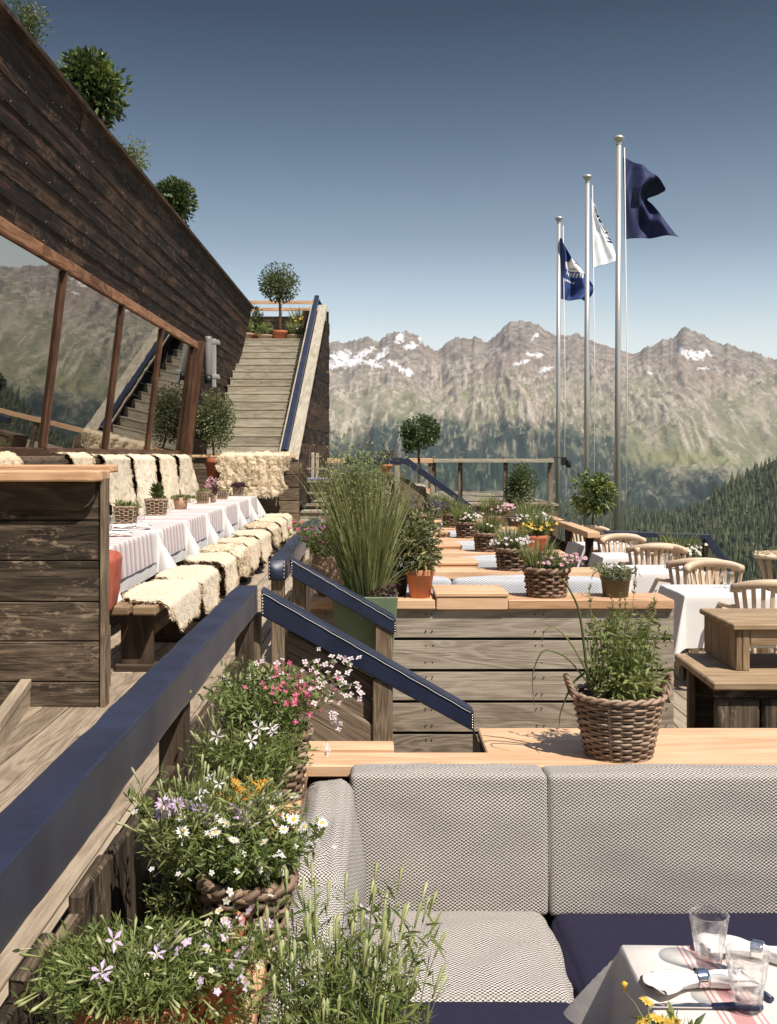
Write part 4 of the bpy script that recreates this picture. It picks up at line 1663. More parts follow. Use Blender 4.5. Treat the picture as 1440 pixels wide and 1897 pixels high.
g.build('round_cap', BLACK, sc_)
bx = thing('riser_box', 'open timber riser box standing on the service cabinet', 'box', (2.3, 5.0, Z(-.95)))
g = G()
slab(g, [(1.565, 4.715), (3.2, 4.715), (3.2, 5.21), (1.565, 5.21)], Z(-.768), Z(-.742))
g.build('top', W_CAB, bx, bevel=.005)
g = G()
y = 4.75
for wd in (.115, .11, .115, .115):
    g.box(1.585, 1.605, y, y + wd - .006, Z(-.95), Z(-.77))
    y += wd
g.box(1.583, 1.61, 4.735, 4.748, Z(-.95), Z(-.77))
g.box(1.613, 1.645, 4.735, 4.76, Z(-.95), Z(-.77))
g.build('side_planks', W_CAB, bx, bevel=.004)
g = G()
g.box(1.648, 3.2, 4.737, 4.755, Z(-.838), Z(-.771))
g.build('apron', W_CAB, bx, bevel=.004)

# ------------------------------------------------------------------ flagpoles and flags
def flagpole(label, px, top, bot, d, r):
    X = P(px, 0, d).x
    zb = FLOOR - 1.0
    t = thing('flagpole', label, 'flagpole', (X, d, zb), 0, 'flagpoles')
    zt = P(0, top, d).z
    g = G()
    g.tube([(X - .04, d, zb), (X, d, zt)], [r, r * .82], 16)
    g.build('pole', POLE, t)
    g = G()
    g.lathe([(0, .12), (r * 1.1, .11), (r * 1.75, .075), (r * 1.7, .05), (r * .9, .0), (r * .9, -.06)], 16, (X, d, zt))
    g.build('finial', POLE, t)
    g = G()
    g.tube([(X + r * 1.7, d - .02, zt - .12), (X + r * 1.7 + .05, d - .02, (zt + zb) / 2), (X + r * 1.7 + .02, d - .02, zb + .6)], .009, 5)
    g.build('halyard', NAPKIN, t)
    return t


flagpole('tallest looking flagpole, flying the plain navy flag', 1147, 262, 985, 20.4, .060)
flagpole('middle flagpole, flying the white flag', 1089, 333, 960, 23.3, .060)
flagpole('flagpole closest to the glass fence, flying the blue flag with a white peak', 1036, 409, 950, 27.3, .060)

FL_NAVY = plain('navy_flag_cloth', (.020, .028, .088), .75, var=.06)
FL_BLUE = plain('blue_flag_cloth', (.03, .06, .20), .75, var=.06)
FL_WHITE = plain('white_flag_cloth', (.84, .86, .90), .8, var=.02)
FL_INK = plain('flag_ink', (.03, .03, .07), .8)
FL_WARM = plain('flag_print_peach', (.75, .5, .38), .8)


def inside(poly, x, y):
    c = np.zeros(x.shape, bool)
    n = len(poly)
    for i in range(n):
        (x1, y1), (x2, y2) = poly[i], poly[(i + 1) % n]
        q = ((y1 > y) != (y2 > y)) & (x < (x2 - x1) * (y - y1) / (y2 - y1 + 1e-9) + x1)
        c ^= q
    return c


def flag(label, hoist, fly, mid, d, waves, mats, marks, folds=(), n=90):
    """hoist, fly: lists of (s, px, py) along the edges; mid: bulge of the rows in pixels"""
    s = np.linspace(0, 1, n)
    h = np.stack([np.interp(s, [a[0] for a in hoist], [a[k] for a in hoist]) for k in (1, 2)], -1)
    f = np.stack([np.interp(s, [a[0] for a in fly], [a[k] for a in fly]) for k in (1, 2)], -1)
    u = np.linspace(0, 1, n)
    S, U = np.meshgrid(s, u, indexing='ij')
    Q = h[:, None] * (1 - U[..., None]) + f[:, None] * U[..., None]
    b = np.interp(s, [m[0] for m in mid], [m[1] for m in mid])
    Q[..., 1] += b[:, None] * np.sin(PI * U)
    dep = np.zeros_like(S)
    for (amp, fu, fs_, ph) in waves:
        dep += amp * np.sin(2 * PI * (fu * U + fs_ * S) + ph) * np.minimum(1, U * 2.2)
    dd = d + dep
    A = np.stack([(Q[..., 0] - CX) * d / FP, dd, H + (CY - Q[..., 1]) * d / FP], -1)
    qx = (Q[:-1, :-1, 0] + Q[1:, 1:, 0]) / 2
    qy = (Q[:-1, :-1, 1] + Q[1:, 1:, 1]) / 2
    m = np.zeros(qx.shape, int)
    for poly, k in marks:
        m[inside(poly, qx, qy)] = k
    g = G()
    g.grid(A, mat=m)
    o = g.build('flag', mats, origin=A[0, 0])
    so = o.modifiers.new('cloth', 'SOLIDIFY')
    so.thickness = .004
    return tag(o, label, 'flag', 'flags on the poles')


flag('plain navy flag curling over at its fly end', [(0, 1155, 290), (1, 1158, 443)],
     [(0, 1231, 351), (.14, 1232, 354), (.26, 1222, 358), (.36, 1206, 362), (.42, 1204, 366), (.5, 1211, 374), (.75, 1231, 409), (.92, 1250, 438), (1, 1254, 442)],
     [(0, -12), (.25, -9), (.4, 2), (.5, 6), (.8, 0), (1, -4)], 20.4, [(.16, .9, .9, .4), (.07, 1.6, -.8, 1.0), (.03, 3.1, 2.2, 2)], [FL_NAVY], [])
flag('white flag with small dark lettering at its fly', [(0, 1096, 366), (1, 1098, 497)],
     [(0, 1104, 384), (.18, 1112, 407), (.36, 1124, 425), (.55, 1134, 445), (.75, 1140, 466), (.88, 1142, 478), (1, 1140, 485)],
     [(0, 0), (.5, 2), (1, -1)], 23.3, [(.035, .8, .9, .3), (.02, 1.9, -1.2, .8), (.008, 2.5, 3.2, 2)], [FL_WHITE, FL_INK, FL_WARM],
     [([(1104, 399), (1112, 398), (1114, 402), (1106, 404)], 1), ([(1107, 406), (1116, 404), (1120, 410), (1113, 413), (1110, 412), (1121, 431), (1120, 434), (1112, 421)], 1),
      ([(1116, 410), (1121, 409), (1122, 413), (1118, 414)], 1), ([(1117, 415), (1123, 413), (1126, 420), (1121, 424)], 2), ([(1121, 430), (1128, 428), (1130, 431), (1122, 433)], 1),
      ([(1123, 437), (1134, 442), (1135, 445), (1123, 440)], 1), ([(1124, 444), (1135, 446), (1136, 450), (1126, 448)], 1)])
marks = [([(1046, 487), (1057, 482), (1062, 474), (1074, 492), (1085, 508), (1079, 506), (1048, 497)], 1)]
for i in range(7):                                            # a line of slanting block letters, too small to read in the photograph
    x, y = 1050 + i * 4.6, 500 + i * 1.3
    marks.append(([(x + 1.6, y), (x + 4.2, y + .8), (x + 1.6, y + 8.5), (x - .6, y + 7.8)], 1))
for i in range(6):
    x, y = 1047 + i * 3.6, 516.5 + i * .6
    marks.append(([(x, y), (x + 2.4, y + .3), (x + 2.2, y + 4.6), (x, y + 4.2)], 1))
marks += [([(1058, 494), (1068, 497), (1068, 499), (1058, 496)], 2), ([(1064, 484), (1069, 486), (1069, 488), (1065, 487)], 2)]
flag('blue flag printed with a white mountain and block letters', [(0, 1034, 437), (1, 1036, 553)],
     [(0, 1050, 459), (.2, 1066, 479), (.45, 1080, 500), (.68, 1094, 524), (.8, 1101, 536), (.9, 1096, 548), (1, 1087, 557)],
     [(0, 0), (.5, 2), (1, 1)], 27.3, [(.16, .9, .7, 2.4), (.09, 2.0, .3, .8), (.03, 3, 2.4, 0)], [FL_BLUE, NAPKIN, LAMPGREY], marks)

# ------------------------------------------------------------------ cloths, tables, benches
def tablecloth(name, label, c, w, l, h, mat, group=None, seed=1, wave=.02, nlong=30, corner=.30, uoff=0.0, stripes_half=None):
    u = np.concatenate([np.linspace(-w / 2 - h, -w / 2 - .002, 24), np.linspace(-w / 2 + .002, w / 2 - .002, 18), np.linspace(w / 2 + .002, w / 2 + h, 24)])
    v = np.concatenate([np.linspace(-l / 2 - h, -l / 2 - .002, 24), np.linspace(-l / 2 + .002, l / 2 - .002, nlong), np.linspace(l / 2 + .002, l / 2 + h, 24)])
    U, V = np.meshgrid(u, v, indexing='ij')
    ox, oy = np.maximum(np.abs(U) - w / 2, 0), np.maximum(np.abs(V) - l / 2, 0)
    r = np.hypot(ox, oy)
    ph = np.arctan2(oy, ox + 1e-9)
    sx, sy = np.sign(U), np.sign(V)
    along = np.where(ox > oy, V, U)
    wv = wave * (1.3 * fbm(along * 4.5 + seed * 3.1, 0 * along + seed, seed + 60, 3) + .35 * np.sin(along * 11 + seed * 1.7 + 2.5 * np.sin(along * 3.1 + seed))) * np.clip(r / h, 0, 1.2)
    out = r * (.07 + corner * np.sin(2 * ph) ** 2) + wv * (1 - np.sin(2 * ph)) + .006 * np.clip(r / .02, 0, 1)
    both = (ox > 0) & (oy > 0)
    dx, dy = np.cos(ph), np.sin(ph)
    X = np.clip(U, -w / 2, w / 2) + sx * dx * out * (ox > 0)
    Y = np.clip(V, -l / 2, l / 2) + sy * dy * out * (oy > 0)
    Zz = .004 - r * (.975 - .12 * np.sin(2 * ph) ** 2) + .004 * fbm(U * 5 + seed, V * 5, seed, 3) * (r == 0) + .012 * fbm(U * 4, V * 4 + seed, seed + 3, 3) * np.clip(r / h, 0, 1)
    A = np.stack([X + c[0], Y + c[1], Zz + c[2]], -1)
    for _ in range(4):
        B_ = A.copy()
        B_[1:-1, 1:-1] = .5 * A[1:-1, 1:-1] + .125 * (A[:-2, 1:-1] + A[2:, 1:-1] + A[1:-1, :-2] + A[1:-1, 2:])
        B_[0, 1:-1] = .5 * A[0, 1:-1] + .25 * (A[0, :-2] + A[0, 2:])
        B_[-1, 1:-1] = .5 * A[-1, 1:-1] + .25 * (A[-1, :-2] + A[-1, 2:])
        B_[1:-1, 0] = .5 * A[1:-1, 0] + .25 * (A[:-2, 0] + A[2:, 0])
        B_[1:-1, -1] = .5 * A[1:-1, -1] + .25 * (A[:-2, -1] + A[2:, -1])
        m_ = (r > .004)[..., None]
        A = np.where(m_, B_, A)
    g = G()
    g.grid(A, np.stack([U + uoff, V], -1))
    o = g.build(name, mat, origin=c)
    return tag(o, label, 'tablecloth', group)


def trestle_table(label, x0, x1, y0, y1, zt, floor, mat, group=None):
    t = thing('table', label, 'table', ((x0 + x1) / 2, (y0 + y1) / 2, floor), 0, group)
    g = G()
    g.box(x0, x1, y0, y1, zt - .03, zt)
    g.build('tabletop', mat, t, bevel=.004)
    for x in (x0 + .06, x1 - .11):
        for y in (y0 + .06, y1 - .11):
            g = G()
            g.box(x, x + .05, y, y + .05, floor, zt - .031)
            g.build('leg', mat, t)
    return t


WH = ['nearest the booth end', 'carrying the dark spiky plant', 'third along the sheepskin bench', 'in the middle of the long row', 'carrying the purple leaved plant', 'second from the far end wall', 'against the far end wall']
TE = [7.60, 9.52, 10.92, 12.28, 13.62, 15.05, 16.42, 17.55]
for k in range(7):
    a, b = TE[k], TE[k + 1]
    yc, ln = (a + b) / 2, b - a - .10
    trestle_table('cloth covered deck table ' + WH[k], -2.56, -1.93, yc - ln / 2, yc + ln / 2, Z(-.68), DECK, W_BROWN, 'tables along the chalet windows')
    tablecloth('tablecloth', 'white under cloth with hanging corners, ' + WH[k], (-2.245, yc, Z(-.678)), .635, ln + .01, .37, LINEN, 'white cloths on the deck tables', k, .03, 24, .5)
    tablecloth('table_runner', 'pink striped cloth over the white one, ' + WH[k], (-2.245, yc, Z(-.670)), .660, ln - .30, .27, LINEN_S, 'striped cloths on the deck tables', k + 20, .012, 24, .02)

BE = [(6.90, 9.45), (9.62, 12.3), (12.5, 15.0), (15.2, 17.5)]
BLb = ['with its bare end showing near the booth end', 'second along the deck', 'third along the deck', 'farthest along the deck, near the steps']
for (a, b), lb in zip(BE, BLb):
    t = thing('bench', 'timber plank bench ' + lb, 'bench', (-1.55, (a + b) / 2, DECK), 0, 'benches beside the deck tables')
    g = G()
    for x0, x1 in ((-1.70, -1.575), (-1.555, -1.40)):
        g.box(x0, x1, a, b, Z(-1.03), Z(-.97))
    g.build('seat', W_NEW if False else W_CAB, t, bevel=.012, segs=2)
    for y in (a + .16, (a + b) / 2, b - .26):
        g = G()
        g.box(-1.665, -1.455, y, y + .07, DECK, Z(-1.03))
        g.box(-1.70, -1.42, y - .02, y + .09, DECK, DECK + .05)
        g.build('leg', W_LEG, t, bevel=.008)
    g = G()
    g.box(-1.60, -1.52, a + .23, b - .26, Z(-1.24), Z(-1.17))
    g.build('stretcher', W_BROWN, t)

t = thing('window_bench', 'long bench with a high back under the mirrored windows', 'bench', (-2.85, 12, DECK))
g = G()
for x0, x1 in ((-3.02, -2.86), (-2.85, -2.70)):
    g.box(x0, x1, 6.3, 17.6, Z(-1.02), Z(-.97))
g.build('seat', W_BROWN, t, bevel=.008)
g = G()
for z0 in (-.90, -.70, -.50, -.30):
    g.box(-3.035, -3.005, 6.3, 17.9, Z(z0), Z(z0 + .19))
g.box(-3.06, -2.99, 6.3, 17.9, Z(-.10), Z(-.05))
g.build('backrest', W_BROWN, t, bevel=.006)
for y in (6.5, 9, 11.5, 14, 16.5):
    g = G()
    g.box(-3.0, -2.72, y, y + .07, DECK, Z(-1.02))
    g.build('leg', W_BROWN, t)


def sheepskin(label, loc, rz, top, drop, length, seed, mat=FUR, tuft=2600, tl=.036, taper=0.0, group='sheepskins laid over the benches', lump=.02, slack=.02, curly=False):
    n, m = 72, 60
    S = top + drop
    s = np.linspace(0, S, n)[:, None]
    v = np.linspace(-1, 1, m)[None]
    fr = np.clip((s - top) / max(drop, .01), 0, 1)
    wid = length / 2 * (1 - taper * (1 - s / S)) * (1 + .10 * np.sin(s / S * 7 + seed))
    Y = v * wid
    rad = .03
    over = np.clip(s - top, 0, None)
    X = np.where(s < top, s - top, np.minimum(over, rad) + .015 * np.sin(Y * 9 + seed) * fr + slack * fr * (1 + fbm(Y * 3 + seed, s * 2, seed, 2)))
    Zz = np.where(s < top, 0, -np.clip(over - rad * .3, 0, None)) + 0 * Y
    nx, nz = np.where(s < top, 0, 1) + 0 * Y, np.where(s < top, 1, 0) + 0 * Y
    th = .018 + lump * .55 * np.abs(fbm(Y * 6 + seed, s * 6, seed, 2)) * 2 + (.016 if curly else .0035) * ridged(Y * 17, s * 17 + seed, seed + 5, 2) + .004 * fbm(Y * 45, s * 45 + seed, seed + 7, 2)
    X, Zz = X + 0 * Y + nx * th, Zz + nz * th
    p, q = np.abs(s / S * 2 - 1) + 0 * Y, np.abs(v) + 0 * s
    ang = np.arctan2(v + 0 * s, s / S * 2 - 1 + 0 * v)
    rr = (p ** 3.2 + q ** 3.2) ** (1 / 3.2)
    edge = .93 + .13 * fbm(np.cos(ang) * 2.4 + seed, np.sin(ang) * 2.4, seed, 3)
    ok = rr < edge
    g = G()
    A = np.stack([X, Y + 0 * s, Zz], -1)
    g.grid(A, keep=(ok[:-1, :-1] & ok[1:, 1:] & ok[1:, :-1] & ok[:-1, 1:]))
    ii = np.argwhere(ok)
    inner = ok.copy()
    for ax, k in ((0, 3), (1, 3)):
        for q in range(1, k + 1):
            inner &= np.roll(ok, q, ax) & np.roll(ok, -q, ax)
    rim = np.argwhere(ok & ~inner)
    pick = np.vstack([rim[N.integers(0, len(rim), int(tuft * (.3 if curly else .75)))], ii[N.integers(0, len(ii), tuft - int(tuft * (.3 if curly else .75)))]])
    f = N.uniform(-.5, .5, (tuft, 2))
    i = np.clip(pick[:, 0] + f[:, 0], 0, n - 1.01)
    j = np.clip(pick[:, 1] + f[:, 1], 0, m - 1.01)
    i0, j0 = i.astype(int), j.astype(int)
    a, b = (i - i0)[:, None], (j - j0)[:, None]
    pt = A[i0, j0] * (1 - a) * (1 - b) + A[i0 + 1, j0] * a * (1 - b) + A[i0, j0 + 1] * (1 - a) * b + A[i0 + 1, j0 + 1] * a * b
    nn = np.stack([nx[i0, j0], 0 * i, nz[i0, j0]], -1)
    curl = np.stack([.6 * np.sin(pt[:, 1] * 40 + pt[:, 2] * 31 + seed), .7 * np.cos(pt[:, 1] * 35 - pt[:, 0] * 27), -.35 + 0 * i], -1)
    dd = nn * .5 + curl + N.normal(size=(tuft, 3)) * .28
    g.leaves(pt - nn * .004, dd, N.uniform(.5, 1.1, tuft) * tl, N.uniform(.005, .009, tuft) * (tl / .036) ** .5, .3, .35)
    o = g.build('sheepskin', mat, origin=(0, 0, 0))
    o.location, o.rotation_euler = loc, (0, 0, rz)
    return tag(o, label, 'sheepskin', group)


SK = [(7.62, 1.2, 'smooth cream sheepskin on the bare bench end'), (8.72, .95, 'cream sheepskin second from the bare bench end'), (9.95, .85, 'tan sheepskin hanging low on the second bench'),
      (10.85, .95, 'long curled fleece in the middle of the bench row'), (11.9, .95, 'cream sheepskin just past the curled fleece'), (13.1, 1.0, 'cream sheepskin on the third bench'),
      (14.35, 1.0, 'cream sheepskin halfway to the far end wall'), (15.7, 1.0, 'cream sheepskin on the near half of the farthest bench'), (16.8, 1.0, 'cream sheepskin nearest the deck steps')]
for k, (y, l, lb) in enumerate(SK):
    cur = k in (3, 6)
    sheepskin(lb, (-1.385, y, Z(-.968)), 0, .36, .25 + .05 * (k % 3), l * 1.08, 11 + k, FUR, 5200 if cur else 2600, .045 if cur else .026, 0, lump=.016 if k < 2 else .026, curly=cur)
WS = [(12.25, 1.2, 'pale hide side sheepskin hung on the window bench, closest to the booth end'), (13.70, 1.2, 'second sheepskin hung on the window bench back'), (15.2, 1.2, 'third sheepskin hung on the window bench back'),
      (16.65, 1.2, 'sheepskin hung at the window corner post')]
for k, (y, l, lb) in enumerate(WS):
    sheepskin(lb, (-2.985, y, Z(-.03)), 0, .22, .85, l * 1.45, 31 + k, SUEDE if k in (0, 3) else FUR, 1600 if k in (0, 3) else 3000, .026, .35, 'sheepskins hung over the window bench', .03, .10)
sheepskin('big curly cream fleece hung on the far end wall', (-2.02, 17.93, Z(-.0)), -PI / 2, .14, .74, 1.3, 51, FUR, 8000, .050, 0, 'sheepskins hung over the window bench', .04, .06, True)
for k, (y, l, lb) in enumerate([(7.0, .9, 'cream fleece lying on the window sill at the picture edge'), (8.6, .9, 'cream fleece lying on the sill behind the larch rail'), (10.9, 1.0, 'cream fleece slipping off the sill beside the booth end')]):
    sheepskin(lb, (-3.0, y, Z(-.012)), 0, .22, .10 if k < 2 else .30, l, 61 + k, FUR, 2200, .03, .2, 'sheepskins hung over the window bench', .03, .03)

# a rust red cushion behind the booth end
o = cushion('throw_cushion', 'rust red cushion tucked behind the booth end', -1.715, 6.88, Z(-.81), .38, .13, .36, CUSH_RED, rx=.10, rz=PI / 2 + .1, n=20)

# ------------------------------------------------------------------ tableware
TUM = None


def tumbler(label, loc, s=1.0, group=None):
    global TUM
    if TUM is None:
        t = thing('tumbler', label, 'glass', loc)
        g = G()
        n = 40
        k = [(.0, .0), (.022, .0), (.0245, .004), (.026, .016), (.029, .035), (.033, .060), (.0365, .085), (.039, .104), (.0375, .1055), (.0358, .104), (.0335, .085), (.030, .060), (.0262, .036), (.0225, .020), (.0, .017)]
        g.lathe(k, n, (0, 0, 0))
        v = g.v[-1]
        rad = np.hypot(v[:, 0], v[:, 1])
        th = np.arctan2(v[:, 1], v[:, 0])
        hz = v[:, 2]
        outer = np.arange(len(v)) // n < 8
        f = np.where(outer & (hz > .01) & (hz < .088), 1 - .075 * 1.6 * np.abs(np.sin(th * 5)) ** .7 * sst(.09, .07, hz) + .03 * np.sin(hz * 420 + np.cos(th * 10) * 2) * sst(.055, .03, hz), 1)
        v[:, 0] *= f
        v[:, 1] *= f
        g.build('cut_glass', GLASS, t, local=True)
        TUM = t
        if group:
            t['group'] = group
        t.scale = (s,) * 3
        return t
    r = dup(TUM, loc, R.uniform(0, 1), label, s)
    if group:
        r['group'] = group
    return r


def napkin(label, c, rz, group, s=1.0):
    """rolled white napkin drawn through a silver ring"""
    t = thing('napkin', label, 'napkin', c, rz, group)
    g = G()
    secs = []
    k = 22
    th = np.arange(k) * 2 * PI / k
    for x in np.linspace(-.115, .12, 26):
        ring = abs(x - .012)
        w = .017 + (.027 * sst(.0, .12, ring) if x < .012 else .017 * sst(0, .1, ring))
        hgt = .017 - .006 * sst(.0, .12, ring)
        q = 1 + .26 * np.sin(th * 3 + x * 22) * sst(.0, .05, ring) + .13 * np.sin(th * 7 - x * 40)
        secs.append(np.stack([x + .018 * np.sin(th * 2 + 1) * (abs(x) > .1), np.cos(th) * w * q, .0175 + np.sin(th) * hgt * q], -1))
    g.loft(np.array(secs) * s)
    g.build('linen', NAPKIN, t, local=True)
    g = G()
    x = np.linspace(-.013, .013, 5) + .012
    prof = [np.stack([xx + 0 * th, np.cos(th) * .0225, .021 + np.sin(th) * .0215], -1) for xx in x] + [np.stack([xx + 0 * th, np.cos(th) * .0205, .021 + np.sin(th) * .0195], -1) for xx in x[::-1]]
    g.loft(np.array(prof) * s, caps=False)
    g.build('ring', SILVER, t, local=True)
    return t


def knife(label, c, rz, group):
    t = thing('knife', label, 'cutlery', c, rz, group)
    g = G()
    pts = np.array([(-.11, 0), (-.06, .010), (.0, .011), (.01, .005), (.01, -.004), (-.10, -.006)])
    slab(g, [tuple(p) for p in pts[::-1]], .002, .0042)
    g.build('blade', SILVER, t, local=True)
    g = G()
    g.tube([(.01, 0, .005), (.05, 0, .006), (.10, 0, .005)], [.0045, .0065, .0055], 8)
    g.build('handle', plain('navy_handle', (.02, .025, .07), .3), t, local=True)
    return t


FT = Z(-1.0)
trestle_table('white clothed dining table in front of the sofa', .505, 1.45, 1.32, 2.185, FT - .004, FLOOR, W_BROWN)
tablecloth('tablecloth', 'white linen cloth with a red band on the sofa table', (.975, 1.755, FT), .95, .87, .34, LINEN_B, None, 3, .004, 30, .55, uoff=.325)
tumbler('cut glass tumbler standing on the red band, toward the sofa back', (P(1314, 1796, 2.09).x, 2.09, FT + .008), .98, 'tumblers on the sofa table')
tumbler('cut glass tumbler in front of the napkin, toward the viewer', (P(1385, 1875, 1.93).x, 1.93, FT + .008), 1.0, 'tumblers on the sofa table')
napkin('rolled napkin in a silver ring between the two tumblers', (P(1288, 1832, 2.02).x, 2.01, FT + .008), .12, 'rolled napkins on the sofa table', .8)
napkin('rolled napkin in a silver ring beside the farther tumbler', (P(1392, 1752, 2.14).x, 2.13, FT + .008), -.45, 'rolled napkins on the sofa table', .8)
knife('table knife with a navy handle in front of the napkin', (P(1310, 1872, 1.93).x, 1.935, FT + .007), -.05, 'knives on the sofa table')
knife('table knife half under the farther tumbler', (P(1330, 1800, 2.09).x + .02, 2.05, FT + .007), -1.2, 'knives on the sofa table')
for k, (px, py, dd) in enumerate([(205, 1003, 8.7), (245, 978, 9.6)]):
    napkin(['rolled napkin at the booth end side of the striped table', 'rolled napkin beside the pale succulent basket'][k], (P(px, py, dd).x, dd, Z(-.662)), .4, 'rolled napkins on the deck tables', 1.3)
for k, (px, dd) in enumerate([(200, 9.4), (262, 10.9), (312, 12.1), (342, 13.6), (398, 15.6), (420, 16.8)]):
    tumbler(['glass nearest the booth end on the striped tables', 'glass beside the pale succulent basket', 'glass behind the dark spiky plant', 'glass beside the clay coloured basket', 'glass near the purple leaved plant', 'glass at the far end of the striped tables'][k],
            (P(px, 0, dd).x, dd, Z(-.662)), 1.25, 'glasses on the deck tables')

# ------------------------------------------------------------------ slatted armchairs and tables of the right side
def armchair(label):
    t = thing('armchair', label, 'chair', (0, 0, FLOOR), 0, 'slatted teak armchairs')
    g = G()
    th = np.linspace(-1.02, 1.02, 25)
    Rr = .275
    zc = .845 - .045 * np.abs(th / 1.02) ** 2.2
    cr = lambda a, rr, z: np.stack([rr * np.sin(a), -.02 - rr * np.cos(a) * .86, z], -1)
    secs = []
    for a, z in zip(th, zc):
        e = np.array([math.sin(a), -.86 * math.cos(a), 0])
        e /= np.linalg.norm(e)
        c = cr(a, Rr, z)
        wdt = .018 + .012 * math.cos(a)
        secs.append([c + e * wdt + [0, 0, -.034], c + e * wdt + [0, 0, .016], c + e * (wdt - .012) + [0, 0, .024], c - e * (wdt - .006) + [0, 0, .024], c - e * wdt + [0, 0, .012], c - e * wdt + [0, 0, -.034]])
    g.loft(secs)
    g.build('top_rail', W_TEAK, t, local=True)
    for a in np.linspace(-.95, .95, 9):
        g = G()
        z = .845 - .045 * abs(a / 1.02) ** 2.2 - .03
        p0 = cr(a, Rr, z)
        p1 = cr(a * .95, Rr * .76, .43)
        e = np.array([math.sin(a), -.86 * math.cos(a), 0])
        g.plank(p1, p0, .028, .012, e)
        g.build('slat', W_TEAK, t, local=True)
    g = G()
    slab(g, [(.22 * math.sin(a) * (1 + .04 * math.cos(a)), .0 - .215 * math.cos(a)) for a in np.linspace(0, 2 * PI, 25)[:-1]], .415, .45)
    g.build('seat', W_TEAK, t, local=True, bevel=.006)
    for x, y in ((-.17, .15), (.17, .15), (-.16, -.15), (.16, -.15)):
        g = G()
        g.tube([(x, y, .42), (x * 1.12, y * 1.12, 0)], [.022, .017], 8)
        g.build('leg', W_TEAK, t, local=True)
    for sx in (-1, 1):
        g = G()
        a0 = cr(np.array(.97 * sx), Rr * .92, .66)
        g.tube([a0, (sx * .255, .02, .655), (sx * .225, .15, .645)], .018, 8)
        g.tube([(sx * .225, .13, .655), (sx * .19, .15, .43)], .016, 8)
        g.build('armrest', W_TEAK, t, local=True)
    return t


chr_ = armchair('slatted teak armchair with its back to the viewer, behind the riser box')
chs = [(2.845, 7.98, 0, None), (2.88, 8.95, PI, 'slatted teak armchair facing the viewer, second from the riser box'), (2.80, 9.62, 0, 'slatted teak armchair with its back turned, third from the riser box'),
       (2.86, 10.66, PI, 'slatted teak armchair facing the viewer, fourth from the riser box'), (2.80, 11.10, 0, 'slatted teak armchair with its back turned, fifth from the riser box'),
       (2.79, 11.9, PI, 'slatted teak armchair facing the viewer, sixth from the riser box'), (2.77, 12.52, 0, 'slatted teak armchair with its back turned, next to the farthest table'),
       (2.72, 13.5 - .05, PI, 'slatted teak armchair farthest away, in front of the topiary ball')]
CO = thing
for k, (x, y, rz, lb) in enumerate(chs):
    if k == 0:
        chr_.location = (x, y, FLOOR)
        chr_.scale = (1.06, 1.06, 1.02)
    else:
        dup(chr_, (x, y, FLOOR), rz + R.uniform(-.12, .12), lb)
TB = [(2.34, 3.08, 8.15, 8.85, 'behind the riser box'), (2.31, 3.0, 9.72, 10.42, 'second from the riser box'), (2.36, 3.0, 11.15, 11.75, 'third from the riser box'), (2.36, 3.0, 12.55, 13.2, 'farthest away')]
for k, (a, b, y0, y1, lb) in enumerate(TB):
    trestle_table('square table under a white cloth, ' + lb, a + .02, b - .02, y0 + .02, y1 - .02, Z(-1.075), FLOOR, W_TEAK, 'square tables on the sun side')
    tablecloth('tablecloth', 'white cloth on the square table ' + lb, ((a + b) / 2, (y0 + y1) / 2, Z(-1.07)), b - a, y1 - y0, .40 if k == 0 else .36, LINEN, 'white cloths on the square tables', 40 + k, .02, 18, .22)
    tumbler('glass on the white square table ' + lb, ((a + b) / 2 + .10, y0 + .45, Z(-1.062)), 1.2, 'glasses on the square tables')
    napkin('napkin on the white square table ' + lb, ((a + b) / 2 + .16, y0 + .28, Z(-1.062)), .7 + k, 'napkins on the square tables', 1.0)

gc = thing('garden_chair', 'grey wooden garden chair with a lavender pad beside the roof stair', 'chair', (-1.1, 20.0, LAND))
g = G()
for k in range(4):
    x = P(561 + 8.5 * k, 0, 19.9).x
    g.plank((x, 20.15, Z(-.52)), (x - .0, 20.25, Z(.06 - .01 * k)), .055, .02, (0, 1, 0))
g.build('backrest', W_GARD, gc)
g = G()
g.box(-1.35, -.80, 19.75, 20.2, Z(-.51), Z(-.475))
g.build('seat', W_GARD, gc)
g = G()
g.box(-1.33, -.82, 19.76, 20.14, Z(-.47), Z(-.43))
g.build('pad', LAV, gc, bevel=.015, segs=2)
for x in (-1.36, -.80):
    for y in (19.76, 20.2):
        g = G()
        g.box(x - .025, x + .025, y - .025, y + .025, LAND, Z(-.26) if y < 20 else Z(.02 if x < -1 else -.26))
        g.build('leg', W_GARD, gc)
    g = G()
    g.box(x - .03, x + .03, 19.72, 20.24, Z(-.26), Z(-.225))
    g.build('armrest', W_GARD, gc)
for zz in (-.26, -.705):
    g = G()
    g.box(-1.34, -.82, 19.75, 19.78, Z(zz - .018), Z(zz + .018))
    g.build('stretcher', W_GARD, gc)

